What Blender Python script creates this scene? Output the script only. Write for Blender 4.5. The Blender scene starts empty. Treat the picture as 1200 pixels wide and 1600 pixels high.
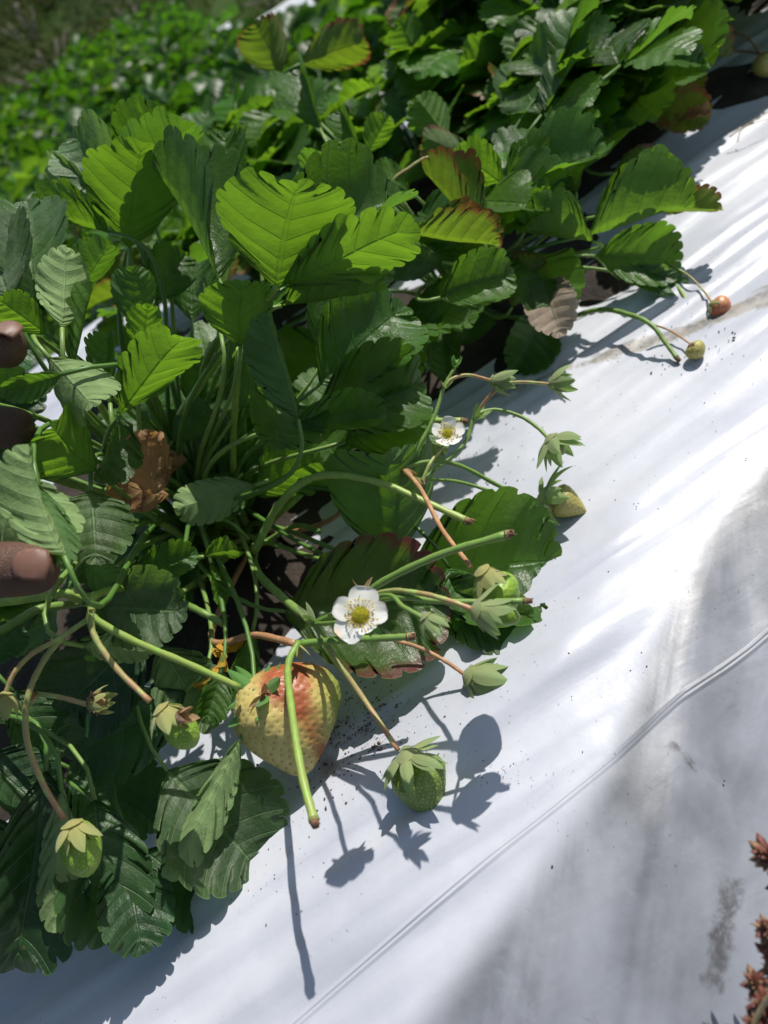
import bpy, math, random
import numpy as np
from mathutils import Vector, Matrix

S = bpy.context.scene
# ---------------------------------------------------------------- camera
FPX = 1200.0
CAMH = 0.3234730426841538
Rm = np.array([[0.82077908, 0.57124574, 0.0],
               [-0.35441302, 0.50922882, -0.78426871],
               [-0.44801016, 0.64371135, 0.6204213]])
cam_d = bpy.data.cameras.new("camera")
cam = bpy.data.objects.new("camera", cam_d)
S.collection.objects.link(cam)
S.camera = cam
M4 = Matrix([list(Rm[0]) + [0], list(Rm[1]) + [0], list(Rm[2]) + [CAMH], [0, 0, 0, 1]])
cam.matrix_world = M4
cam_d.sensor_fit = 'VERTICAL'
cam_d.sensor_height = 32.0
cam_d.lens = 24.0
cam_d.clip_start = 0.01
cam_d.clip_end = 500
cam_d.dof.use_dof = True
cam_d.dof.focus_distance = 0.375
cam_d.dof.aperture_fstop = 7.2
# ---------------------------------------------------------------- world, sun, exposure
LDIR = Vector((-0.58, -0.21, -0.785)).normalized()
ELEV = math.asin(-LDIR.z)
AZ = math.atan2(-LDIR.x, -LDIR.y)
W = bpy.data.worlds.new("World")
S.world = W
W.use_nodes = True
nt = W.node_tree
bg = nt.nodes.get("Background") or nt.nodes.new("ShaderNodeBackground")
sky = nt.nodes.new("ShaderNodeTexSky")
sky.sky_type = 'NISHITA'
sky.sun_disc = False
sky.sun_elevation = ELEV
sky.sun_rotation = AZ
sky.air_density = 1.3
sky.dust_density = 1.5
nt.links.new(sky.outputs[0], bg.inputs[0])
bg.inputs[1].default_value = 0.082
sd = bpy.data.lights.new("sun", 'SUN')
sd.energy = 4.7
sd.angle = math.radians(0.53)
sd.color = (1.0, 0.955, 0.88)
so = bpy.data.objects.new("sun", sd)
S.collection.objects.link(so)
so.rotation_euler = LDIR.to_track_quat('-Z', 'Y').to_euler()
so.location = (2, 1, 3)
S.view_settings.view_transform = 'Standard'
S.view_settings.look = 'None'
S.view_settings.exposure = 0.12
S.view_settings.gamma = 1.0

C = S.collection
CAMP = Vector((0, 0, CAMH))


def P(x, y, Z):
    """photo pixel + distance in cm -> point in the garden"""
    d = Rm @ np.array([(x - 600) / FPX, (800 - y) / FPX, -1.0])
    p = d * (Z / 100.0)
    p[2] += CAMH
    # stay above the bed
    g = bed_z(p[0], p[1]) + 0.003
    if p[2] < g and d[2] < 0:
        t = (g - CAMH) / d[2]
        p = d * t
        p[2] += CAMH
    return Vector(p)


def G(x, y, h=0.0):
    """photo pixel -> point at height h above the bed"""
    d = Rm @ np.array([(x - 600) / FPX, (800 - y) / FPX, -1.0])
    t = (h - CAMH) / d[2]
    p = d * t
    p[2] += CAMH
    return Vector(p)


def proj(p):
    c = Rm.T @ (np.array([p[0], p[1], p[2]]) - np.array([0, 0, CAMH]))
    return 600 + FPX * c[0] / -c[2], 800 - FPX * c[1] / -c[2], -c[2]


def _g0(x, y):
    d = Rm @ np.array([(x - 600) / FPX, (800 - y) / FPX, -1.0])
    p = d * (-CAMH / d[2])
    return float(p[0]), float(p[1])


SHP = sorted([_g0(640, 1600), _g0(800, 1400), _g0(950, 1190), _g0(1030, 985), _g0(1085, 840), _g0(1200, 690)])
SHX = [p[0] for p in SHP]; SHY = [p[1] for p in SHP]


def shoulder(x):
    if x < SHX[0]: return SHY[0] + (x - SHX[0]) * .05
    if x > SHX[-1]: return SHY[-1] + (x - SHX[-1]) * .25
    return float(np.interp(x, SHX, SHY))


def bed_z(x, y):
    """cross profile of the bed: flat top, shoulder at the crease, slope towards the path"""
    d = (y - shoulder(x)) * 0.93
    z = 0.0
    if d < 0:
        e = -d
        z = -0.78 * (math.sqrt(e * e + 0.02 ** 2) - 0.02)
    back = y - (1.12 + 0.097 * x)
    if back > 0:
        z = -0.9 * (math.sqrt(back * back + 0.05 ** 2) - 0.05)
    return max(z, -0.30)


# ---------------------------------------------------------------- object helpers
def tag(o, label=None, cat=None, group=None, kind=None):
    if label: o["label"] = label
    if cat: o["category"] = cat
    if group: o["group"] = group
    if kind: o["kind"] = kind
    return o


def empty(name, loc):
    o = bpy.data.objects.new(name, None)
    o.empty_display_size = 0.02
    C.objects.link(o)
    o.location = loc
    return o


def link(name, me, parent=None, mw=None):
    o = bpy.data.objects.new(name, me)
    C.objects.link(o)
    if parent is not None:
        o.parent = parent
        pw = PW(parent)
        o.matrix_parent_inverse = Matrix.Identity(4)
        o.matrix_basis = pw.inverted() @ (mw if mw is not None else Matrix.Identity(4))
    elif mw is not None:
        o.matrix_basis = mw
    return o


def PW(o):
    m = o.matrix_basis.copy()
    p = o.parent
    while p is not None:
        m = p.matrix_basis @ m
        p = p.parent
    return m


def mesh(name, V, F, mats, uvs=None, midx=None, smooth=True):
    me = bpy.data.meshes.new(name)
    V = np.asarray(V, dtype=float)
    me.from_pydata(V.tolist(), [], [tuple(f) for f in F])
    for m in (mats if isinstance(mats, (list, tuple)) else [mats]):
        me.materials.append(m)
    if uvs is not None:
        uv = me.uv_layers.new(name="UVMap")
        li = np.empty(len(me.loops), dtype=np.int32)
        me.loops.foreach_get("vertex_index", li)
        uv.data.foreach_set("uv", np.asarray(uvs, dtype=np.float32)[li].ravel())
    if midx is not None:
        me.polygons.foreach_set("material_index", np.asarray(midx, dtype=np.int32))
    if smooth:
        me.polygons.foreach_set("use_smooth", [True] * len(me.polygons))
    me.update()
    return me


class MB:
    def __init__(s):
        s.V = []; s.F = []; s.U = []; s.M = []

    def add(s, V, F, U=None, m=0):
        n = len(s.V)
        s.V += [tuple(v) for v in V]
        s.F += [tuple(i + n for i in f) for f in F]
        s.U += ([tuple(u) for u in U] if U is not None else [(0, 0)] * len(V))
        s.M += [m] * len(F)

    def mesh(s, name, mats):
        return mesh(name, s.V, s.F, mats, s.U, s.M)


# ---------------------------------------------------------------- materials
def new_mat(name):
    m = bpy.data.materials.new(name)
    m.use_nodes = True
    m.node_tree.nodes.clear()
    return m, m.node_tree


class NT:
    def __init__(s, nt): s.nt = nt

    def n(s, typ, **kw):
        nd = s.nt.nodes.new(typ)
        for k, v in kw.items():
            if k.startswith('i_'):
                nd.inputs[k[2:].replace('_', ' ')].default_value = v
            else:
                setattr(nd, k, v)
        return nd

    def L(s, a, b): s.nt.links.new(a, b)

    def math(s, op, a, b=None, c=None, clamp=False):
        nd = s.nt.nodes.new('ShaderNodeMath'); nd.operation = op; nd.use_clamp = clamp
        for i, v in enumerate((a, b, c)):
            if v is None: continue
            if isinstance(v, (int, float)): nd.inputs[i].default_value = v
            else: s.L(v, nd.inputs[i])
        return nd.outputs[0]

    def mix(s, f, a, b):
        nd = s.nt.nodes.new('ShaderNodeMix'); nd.data_type = 'RGBA'
        for sock, v in ((nd.inputs[0], f), (nd.inputs[6], a), (nd.inputs[7], b)):
            if isinstance(v, (int, float)): sock.default_value = v
            elif isinstance(v, tuple): sock.default_value = (*v, 1) if len(v) == 3 else v
            else: s.L(v, sock)
        return nd.outputs[2]

    def ramp(s, f, lo, hi):
        nd = s.nt.nodes.new('ShaderNodeMapRange'); nd.interpolation_type = 'SMOOTHSTEP'
        s.L(f, nd.inputs[0]); nd.inputs[1].default_value = lo; nd.inputs[2].default_value = hi
        return nd.outputs[0]

    def noise(s, vec, scale, detail=3, rough=.55, dist=0):
        nd = s.nt.nodes.new('ShaderNodeTexNoise')
        if vec is not None: s.L(vec, nd.inputs['Vector'])
        nd.inputs['Scale'].default_value = scale; nd.inputs['Detail'].default_value = detail
        nd.inputs['Roughness'].default_value = rough; nd.inputs['Distortion'].default_value = dist
        return nd.outputs[0]

    def map(s, vec, sc=(1, 1, 1), rot=(0, 0, 0)):
        if rot != (0, 0, 0):
            n0 = s.nt.nodes.new('ShaderNodeMapping')
            s.L(vec, n0.inputs[0]); n0.inputs['Rotation'].default_value = rot
            vec = n0.outputs[0]
        nd = s.nt.nodes.new('ShaderNodeMapping')
        s.L(vec, nd.inputs[0]); nd.inputs['Scale'].default_value = sc
        return nd.outputs[0]


def leaf_mat(name, top, vein, under, trans, rim=None, rough=.37, dusty=0.0, tfac=.42, blotch=None, spec=.46):
    m, nt = new_mat(name)
    t = NT(nt)
    out = t.n('ShaderNodeOutputMaterial')
    uv = t.n('ShaderNodeTexCoord')
    sep = t.n('ShaderNodeSeparateXYZ'); t.L(uv.outputs['UV'], sep.inputs[0])
    ob = uv.outputs['Object']
    info = t.n('ShaderNodeObjectInfo')
    rnd = info.outputs['Random']
    s = t.math('ABSOLUTE', t.math('SUBTRACT', t.math('MULTIPLY', sep.outputs[0], 2.0), 1.0))
    k = t.math('ABSOLUTE', t.math('SUBTRACT', t.math('FRACT', t.math('MULTIPLY', sep.outputs[1], 11.0)), .5))
    wl = t.math('ADD', t.math('MULTIPLY', s, -.022), .058)
    lat = t.math('SUBTRACT', 1.0, t.ramp(t.math('DIVIDE', k, wl), .3, 1.0))
    mid = t.math('SUBTRACT', 1.0, t.ramp(s, .012, .045))
    veins = t.math('MAXIMUM', lat, mid)
    # fine net of veins
    vo = t.n('ShaderNodeTexVoronoi', feature='DISTANCE_TO_EDGE'); t.L(ob, vo.inputs['Vector']); vo.inputs['Scale'].default_value = 42
    net = t.math('SUBTRACT', 1.0, t.ramp(vo.outputs['Distance'], .0, .14))
    nz = t.noise(ob, 3.0, 4)
    nzf = t.noise(ob, 40.0, 3)
    shade = t.math('ADD', t.math('MULTIPLY', nz, .9), t.math('MULTIPLY', rnd, .5))
    dk = tuple(c * .55 for c in top); lt = tuple(min(1, c * 1.55) for c in top)
    base = t.mix(t.ramp(shade, .35, 1.05), dk, lt)
    # hue drift between leaves, some yellower some bluer
    r2 = t.math('FRACT', t.math('MULTIPLY', rnd, 7.31))
    base = t.mix(t.math('MULTIPLY', t.ramp(r2, .3, 1.0), .4), base, (top[0] * 1.9, top[1] * 1.2, top[2] * .7))
    base = t.mix(t.math('MULTIPLY', net, .14), base, vein)
    base = t.mix(t.math('MULTIPLY', veins, .6), base, vein)
    if dusty:
        dn = t.ramp(t.noise(ob, 5.0, 6, .7), .42, .7)
        base = t.mix(t.math('MULTIPLY', dn, dusty), base, (.30, .31, .25))
    # sparse speckles of dirt and damage
    sp = t.ramp(t.noise(ob, 22.0, 2, .5), .69, .76)
    base = t.mix(t.math('MULTIPLY', sp, .5), base, (.16, .12, .05))
    udr = t.mix(t.math('MULTIPLY', t.math('MAXIMUM', veins, t.math('MULTIPLY', net, .2)), .6), under,
                tuple(min(1, c * 1.5) for c in under))
    udr = t.mix(t.ramp(nz, .35, .7), tuple(c * .8 for c in under), udr)
    trc = t.mix(t.math('MULTIPLY', veins, .3), t.mix(t.ramp(shade, .3, 1.1), tuple(c * .75 for c in trans), tuple(min(1, c * 1.15) for c in trans)),
                tuple(c * .6 for c in trans))
    if rim:
        edge = t.math('MULTIPLY', t.ramp(t.math('ADD', s, t.math('MULTIPLY', t.math('SUBTRACT', nz, .5), .5)), .74, 1.0),
                      t.ramp(sep.outputs[1], .25, .6))
        base = t.mix(edge, base, rim)
        udr = t.mix(edge, udr, rim)
        trc = t.mix(edge, trc, rim)
    if blotch:
        bn = t.ramp(t.noise(ob, 2.2, 4, .6, .4), .53, .66)
        base = t.mix(bn, base, blotch); udr = t.mix(bn, udr, blotch); trc = t.mix(bn, trc, blotch)
    # thin brighter edge of each tooth
    ed = t.ramp(s, .965, 1.0)
    base = t.mix(t.math('MULTIPLY', ed, .35), base, tuple(min(1, c * 1.8) for c in vein))
    geo = t.n('ShaderNodeNewGeometry')
    col = t.mix(geo.outputs['Backfacing'], base, udr)
    pb = t.n('ShaderNodeBsdfPrincipled')
    t.L(col, pb.inputs['Base Color'])
    rg = t.math('ADD', t.math('ADD', t.math('MULTIPLY', nzf, .22), rough - .1), t.math('MULTIPLY', geo.outputs['Backfacing'], .3))
    t.L(rg, pb.inputs['Roughness'])
    pb.inputs['Specular IOR Level'].default_value = spec
    h = t.math('ADD', t.math('MULTIPLY', veins, -1.0), t.math('ADD', t.math('MULTIPLY', net, -.07), t.math('MULTIPLY', nzf, .35)))
    h = t.math('ADD', h, t.math('MULTIPLY', k, 1.0))
    h = t.math('ADD', h, t.math('MULTIPLY', t.noise(ob, 14, 3), 1.1))
    bp = t.n('ShaderNodeBump'); bp.inputs['Strength'].default_value = .6; bp.inputs['Distance'].default_value = .0009
    t.L(h, bp.inputs['Height']); t.L(bp.outputs[0], pb.inputs['Normal'])
    tr = t.n('ShaderNodeBsdfTranslucent'); t.L(trc, tr.inputs[0]); t.L(bp.outputs[0], tr.inputs['Normal'])
    mx = t.n('ShaderNodeMixShader'); mx.inputs[0].default_value = tfac
    t.L(pb.outputs[0], mx.inputs[1]); t.L(tr.outputs[0], mx.inputs[2])
    t.L(mx.outputs[0], out.inputs[0])
    return m


ML = {
    'k': leaf_mat('leaf_dark_bluish', (.022, .066, .022), (.055, .125, .045), (.08, .16, .06), (.08, .22, .02), dusty=.10, tfac=.28),
    'f': leaf_mat('leaf_far_green', (.022, .078, .009), (.05, .13, .02), (.06, .15, .03), (.12, .34, .01), tfac=.32, spec=.22),
    'g': leaf_mat('leaf_green', (.034, .098, .016), (.070, .165, .036), (.095, .20, .055), (.17, .38, .018), dusty=.08, tfac=.40),
    'y': leaf_mat('leaf_young', (.045, .140, .010), (.095, .22, .03), (.11, .24, .035), (.21, .42, .018), tfac=.46),
    'o': leaf_mat('leaf_olive', (.060, .120, .015), (.12, .20, .04), (.14, .20, .05), (.22, .36, .015), rim=(.22, .08, .025), tfac=.42),
    'r': leaf_mat('leaf_red_rim', (.034, .090, .018), (.08, .17, .04), (.12, .18, .06), (.18, .36, .02), rim=(.14, .035, .035), dusty=.12),
    'p': leaf_mat('leaf_dusty', (.060, .125, .045), (.14, .24, .10), (.19, .29, .13), (.20, .38, .05), dusty=.28, rough=.46),
    'c': leaf_mat('leaf_pale_underside', (.11, .21, .06), (.19, .31, .12), (.27, .40, .16), (.34, .50, .12), dusty=.15, rough=.55, tfac=.35),
    'b': leaf_mat('leaf_burnt', (.050, .090, .022), (.10, .15, .05), (.14, .17, .07), (.28, .40, .03), rim=(.26, .11, .04), blotch=(.24, .12, .045)),
    'w': leaf_mat('leaf_withered_grey', (.30, .29, .26), (.38, .36, .33), (.42, .40, .37), (.4, .36, .3), rough=.7),
    'd': leaf_mat('leaf_dead', (.36, .21, .11), (.48, .31, .18), (.38, .24, .11), (.42, .22, .06), rough=.65, blotch=(.20, .10, .045)),
    'l': leaf_mat('leaf_yellowed', (.48, .30, .025), (.6, .42, .06), (.5, .34, .05), (.7, .42, .02), rough=.55),
}


def stem_mat(name, c1, c2, rough=.45):
    m, nt = new_mat(name); t = NT(nt)
    out = t.n('ShaderNodeOutputMaterial'); tc = t.n('ShaderNodeTexCoord')
    sep = t.n('ShaderNodeSeparateXYZ'); t.L(tc.outputs['UV'], sep.inputs[0])
    nz = t.noise(t.map(tc.outputs['Object'], (1, 1, 1)), 160, 4)
    nb = t.noise(tc.outputs['Object'], 30, 2)
    f = t.math('ADD', sep.outputs[1], t.math('MULTIPLY', t.math('SUBTRACT', nb, .5), .7), clamp=True)
    col = t.mix(f, c1, c2)
    col = t.mix(t.ramp(nz, .45, .75), col, tuple(min(1, c * 1.5) for c in c1))
    pb = t.n('ShaderNodeBsdfPrincipled'); t.L(col, pb.inputs['Base Color']); pb.inputs['Roughness'].default_value = rough
    pb.inputs['Subsurface Weight'].default_value = .25; pb.inputs['Subsurface Radius'].default_value = (.002, .003, .001)
    pb.inputs['Subsurface Scale'].default_value = .6
    bp = t.n('ShaderNodeBump'); bp.inputs['Strength'].default_value = .4; bp.inputs['Distance'].default_value = .0004
    t.L(nz, bp.inputs['Height']); t.L(bp.outputs[0], pb.inputs['Normal'])
    t.L(pb.outputs[0], out.inputs[0])
    return m


MS = stem_mat('stem_green', (.12, .22, .040), (.18, .28, .07))
MSL = stem_mat('stem_lime', (.18, .30, .055), (.30, .38, .09))
MSR = stem_mat('stem_reddening', (.22, .32, .09), (.42, .22, .12))
MSB = stem_mat('stem_brown', (.36, .22, .11), (.40, .20, .10))
MPET = stem_mat('petiole_green', (.055, .13, .02), (.09, .19, .035))
MTIP = stem_mat('cut_stem_end', (.22, .11, .06), (.10, .05, .03), .8)


def simple_mat(name, c1, c2, scale=60, rough=.6, bump=.3, dist=.0006, spec=.5, sss=0, trans=None):
    m, nt = new_mat(name); t = NT(nt)
    out = t.n('ShaderNodeOutputMaterial'); tc = t.n('ShaderNodeTexCoord')
    nz = t.noise(tc.outputs['Object'], scale, 5, .6)
    pb = t.n('ShaderNodeBsdfPrincipled')
    t.L(t.mix(t.ramp(nz, .3, .7), c1, c2), pb.inputs['Base Color'])
    pb.inputs['Roughness'].default_value = rough; pb.inputs['Specular IOR Level'].default_value = spec
    if sss:
        pb.inputs['Subsurface Weight'].default_value = sss
        pb.inputs['Subsurface Radius'].default_value = (.004, .002, .001); pb.inputs['Subsurface Scale'].default_value = 1
    bp = t.n('ShaderNodeBump'); bp.inputs['Strength'].default_value = bump; bp.inputs['Distance'].default_value = dist
    t.L(nz, bp.inputs['Height']); t.L(bp.outputs[0], pb.inputs['Normal'])
    if trans:
        tr = t.n('ShaderNodeBsdfTranslucent'); tr.inputs[0].default_value = (*trans, 1)
        mx = t.n('ShaderNodeMixShader'); mx.inputs[0].default_value = .35
        t.L(pb.outputs[0], mx.inputs[1]); t.L(tr.outputs[0], mx.inputs[2]); t.L(mx.outputs[0], out.inputs[0])
    else:
        t.L(pb.outputs[0], out.inputs[0])
    return m


def calyx_mat(name, c1, c2, trans):
    m, nt = new_mat(name); t = NT(nt)
    out = t.n('ShaderNodeOutputMaterial'); tc = t.n('ShaderNodeTexCoord')
    sep = t.n('ShaderNodeSeparateXYZ'); t.L(tc.outputs['UV'], sep.inputs[0])
    nz = t.noise(tc.outputs['Object'], 130, 4)
    st = t.noise(t.map(tc.outputs['UV'], (22, 2, 1)), 1.0, 3)
    f = t.math('ADD', t.math('MULTIPLY', sep.outputs[1], .7), t.math('MULTIPLY', t.math('SUBTRACT', nz, .5), .8), clamp=True)
    col = t.mix(f, c2, c1)
    col = t.mix(t.math('MULTIPLY', t.ramp(st, .45, .7), .35), col, tuple(min(1, c * 1.5) for c in c1))
    pb = t.n('ShaderNodeBsdfPrincipled'); t.L(col, pb.inputs['Base Color']); pb.inputs['Roughness'].default_value = .6
    pb.inputs['Sheen Weight'].default_value = .3
    bp = t.n('ShaderNodeBump'); bp.inputs['Strength'].default_value = .5; bp.inputs['Distance'].default_value = .0004
    t.L(t.math('ADD', st, nz), bp.inputs['Height']); t.L(bp.outputs[0], pb.inputs['Normal'])
    tr = t.n('ShaderNodeBsdfTranslucent'); tr.inputs[0].default_value = (*trans, 1)
    mx = t.n('ShaderNodeMixShader'); mx.inputs[0].default_value = .3
    t.L(pb.outputs[0], mx.inputs[1]); t.L(tr.outputs[0], mx.inputs[2]); t.L(mx.outputs[0], out.inputs[0])
    return m


MC = {'g': calyx_mat('calyx_green', (.18, .30, .11), (.32, .36, .15), (.3, .5, .1)),
      'v': calyx_mat('calyx_vivid', (.07, .23, .035), (.12, .28, .05), (.2, .5, .04)),
      't': calyx_mat('calyx_tan', (.27, .36, .13), (.44, .40, .13), (.45, .5, .12)),
      'b': calyx_mat('calyx_dry', (.32, .19, .09), (.42, .28, .14), (.5, .3, .1))}
M_DRY = simple_mat('dried_stamens', (.20, .10, .045), (.42, .26, .14), 120, .8, .6)


def berry_mat(name, c1, c2, blotch=None, tipc=None, bscale=1.6):
    m, nt = new_mat(name); t = NT(nt)
    out = t.n('ShaderNodeOutputMaterial'); tc = t.n('ShaderNodeTexCoord')
    ob = tc.outputs['Object']
    sep = t.n('ShaderNodeSeparateXYZ'); t.L(ob, sep.inputs[0])
    nz = t.noise(ob, 2.5, 4)
    col = t.mix(t.ramp(nz, .35, .65), c1, c2)
    if tipc:
        # object space: z runs 0 (stalk) to 1 (tip), x>0 is the green side
        g = t.math('ADD', t.math('MULTIPLY', sep.outputs[0], 1.35), t.math('ADD', t.math('MULTIPLY', sep.outputs[2], .35), t.math('MULTIPLY', nz, .6)))
        col = t.mix(t.ramp(g, .72, 1.12), col, tipc)
    if blotch:
        bx = t.math('ABSOLUTE', t.math('SUBTRACT', t.math('SUBTRACT', sep.outputs[0], t.math('MULTIPLY', sep.outputs[2], .12)), .10))
        b = t.math('SUBTRACT', t.math('ADD', .88, t.math('MULTIPLY', t.math('SUBTRACT', nz, .5), 1.7)),
                   t.math('ADD', t.math('MULTIPLY', bx, 2.0), t.math('MULTIPLY', sep.outputs[2], .46)))
        col = t.mix(t.math('MULTIPLY', t.ramp(b, .12, .62), .92), col, blotch)
    pb = t.n('ShaderNodeBsdfPrincipled'); t.L(col, pb.inputs['Base Color']); pb.inputs['Roughness'].default_value = .48
    pb.inputs['Subsurface Weight'].default_value = .12
    pb.inputs['Subsurface Radius'].default_value = (.006, .005, .002); pb.inputs['Subsurface Scale'].default_value = .6
    pb.inputs['Coat Weight'].default_value = .08; pb.inputs['Coat Roughness'].default_value = .2
    t.L(pb.outputs[0], out.inputs[0])
    return m


MB_big = berry_mat('berry_blushing', (.46, .38, .11), (.60, .49, .20), blotch=(.32, .060, .020), tipc=(.20, .27, .04))
MB_green = berry_mat('berry_green', (.13, .20, .035), (.19, .27, .05))
MB_lime = berry_mat('berry_lime', (.16, .30, .025), (.25, .39, .045))
MB_yel = berry_mat('berry_yellow_green', (.36, .32, .08), (.42, .37, .12), tipc=(.28, .31, .07))
MB_red = berry_mat('berry_red', (.50, .10, .06), (.52, .26, .12))
M_SEED = simple_mat('achene', (.22, .14, .04), (.36, .26, .07), 300, .45, .1)
M_SEEDG = simple_mat('achene_green', (.42, .52, .10), (.52, .58, .16), 300, .45, .1)
M_PETAL = simple_mat('petal_white', (.80, .80, .78), (.86, .86, .84), 40, .5, .15, .0003, trans=(.85, .85, .8))
M_PETBR = simple_mat('petal_bruise', (.62, .38, .22), (.80, .72, .66), 90, .6)
M_ANTH = simple_mat('stamen_yellow', (.80, .62, .02), (.72, .50, .02), 200, .6)
M_PIST = simple_mat('pistil_yellow', (.66, .66, .03), (.80, .72, .05), 400, .5, .9, .0008)

# ---------------------------------------------------------------- leaflet mesh
LN = 11


def leaf_mesh(name, mat, w=.9, fold=12, bend=20, cup=20, seed=0, q=.011, wave=.026, tooth=.052, n=LN, sub=6, ns=7, asym=0.0):
    """unit leaflet: stalk end at origin, tip at +Y 1, upper side +Z"""
    rr = random.Random(seed)
    nr = n * sub + 1
    # half outline, arc-length parameterised
    yy = 0.5 - 0.5 * np.cos(np.pi * np.linspace(0, 1, 400))
    pr = (yy ** .92) * (1 - yy) ** .49
    pr /= pr.max()
    fold_r = math.radians(fold)
    q *= rr.uniform(.45, 1.05)
    ph = [rr.uniform(0, 6.28) for _ in range(8)]
    V = []; U = []
    idx = {}
    for side in (-1, 1):
        ww = w * .5 * (1 + side * asym)
        xx = pr * ww
        d = np.hypot(np.diff(xx), np.diff(yy)); s = np.concatenate([[0], np.cumsum(d)]); s /= s[-1]
        tau = np.linspace(0, 1, nr)
        ox = np.interp(tau, s, xx); oy = np.interp(tau, s, yy)
        dx = np.gradient(ox); dy = np.gradient(oy); ln = np.hypot(dx, dy) + 1e-9
        nx, ny = dy / ln, -dx / ln
        fr = (tau * n) % 1.0
        fr[-1] = 1.0
        jit = np.array([rr.uniform(.85, 1.15) for _ in range(n + 1)])[np.minimum((tau * n).astype(int), n)]
        bump = np.sqrt(np.clip(1 - (2 * fr - 1) ** 2, 0, 1)) ** .8 - .45
        amp = tooth * np.clip((tau - .20) / .10, 0, 1) * jit
        ox2 = ox + nx * bump * amp; oy2 = oy + ny * bump * amp + amp * .35 * (fr - .5)
        ox2[-1] = 0; oy2[-1] = 1.0 + tooth * .4
        ox2[0] = 0; oy2[0] = 0
        my = oy ** 2.3 * .93; my[-1] = .93
        for i in range(nr):
            for j in range(ns + 1):
                sg = j / ns
                sg2 = sg ** .85
                x = ox2[i] * sg2
                y = my[i] + (oy2[i] - my[i]) * sg2 + -.05 * math.sin(math.pi * sg2) * (oy2[i] - my[i] + .1)
                # relief between the side veins
                k = (fr[i] - .5) if i < nr - 1 else .5
                env = math.sin(math.pi * min(1, sg2 * .93 + .04)) ** .6
                z = q * (-math.exp(-(k / .17) ** 2) + .45) * env * (1 if i > sub * .7 else .2)
                z -= q * .8 * math.exp(-(x / .02) ** 2)
                ang = fold_r * (1 - math.exp(-abs(x) / .03)) + math.radians(cup) * abs(x) * 2
                x2 = x * math.cos(ang) - z * math.sin(ang) * .6
                z2 = z * math.cos(ang) + x * math.sin(ang)
                e = sg2 ** 2
                z2 += wave * e * (math.sin(tau[i] * 17 + ph[0] + side) + .6 * math.sin(tau[i] * 31 + ph[1]))
                z2 += wave * .8 * math.sin(y * 6 + ph[2]) * math.sin(x * 7 * side + ph[3])
                if i == nr - 1: x2 *= .4
                V.append((side * x2, y, z2)); U.append((.5 + .5 * sg * side, tau[i]))
                idx[(side, i, j)] = len(V) - 1
    V = np.array(V)
    b = math.radians(bend)
    if abs(b) > 1e-3:
        y = V[:, 1].copy(); z = V[:, 2].copy()
        rad = 1.0 / b
        a = y * b
        V[:, 1] = (rad + z) * np.sin(a)
        V[:, 2] = (rad + z) * np.cos(a) - rad
    tip = V[idx[(1, nr - 1, ns)]].copy(); tip[0] = 0
    L = math.hypot(tip[1], tip[2]); th = math.atan2(tip[2], tip[1])
    c, s_ = math.cos(-th), math.sin(-th)
    y = V[:, 1].copy(); z = V[:, 2].copy()
    V[:, 1] = (y * c - z * s_) / L; V[:, 2] = (y * s_ + z * c) / L; V[:, 0] /= L
    F = []
    for side in (-1, 1):
        for i in range(nr - 1):
            for j in range(ns):
                a0, a1, a2, a3 = idx[(side, i, j)], idx[(side, i, j + 1)], idx[(side, i + 1, j + 1)], idx[(side, i + 1, j)]
                F.append((a0, a1, a2, a3) if side == 1 else (a3, a2, a1, a0))
    me = mesh(name, V, F, mat, U)
    import bmesh
    bm = bmesh.new(); bm.from_mesh(me)
    bmesh.ops.remove_doubles(bm, verts=bm.verts, dist=1e-5)
    bm.to_mesh(me); bm.free()
    return me


def bez(p0, p1, p2, p3, n):
    o = []
    for i in range(n + 1):
        t = i / n
        o.append(p0 * (1 - t) ** 3 + p1 * 3 * t * (1 - t) ** 2 + p2 * 3 * t * t * (1 - t) + p3 * t ** 3)
    return o


def catmull(pts, sub=8):
    if len(pts) < 3:
        return [pts[0].lerp(pts[-1], i / 6) for i in range(7)]
    q = [pts[0] * 2 - pts[1]] + list(pts) + [pts[-1] * 2 - pts[-2]]
    o = []
    for i in range(1, len(q) - 2):
        a, b, c, d = q[i - 1:i + 3]
        for k in range(sub):
            t = k / sub
            o.append(.5 * ((2 * b) + (c - a) * t + (2 * a - 5 * b + 4 * c - d) * t * t + (3 * b - a - 3 * c + d) * t ** 3))
    o.append(pts[-1].copy())
    return o


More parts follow.
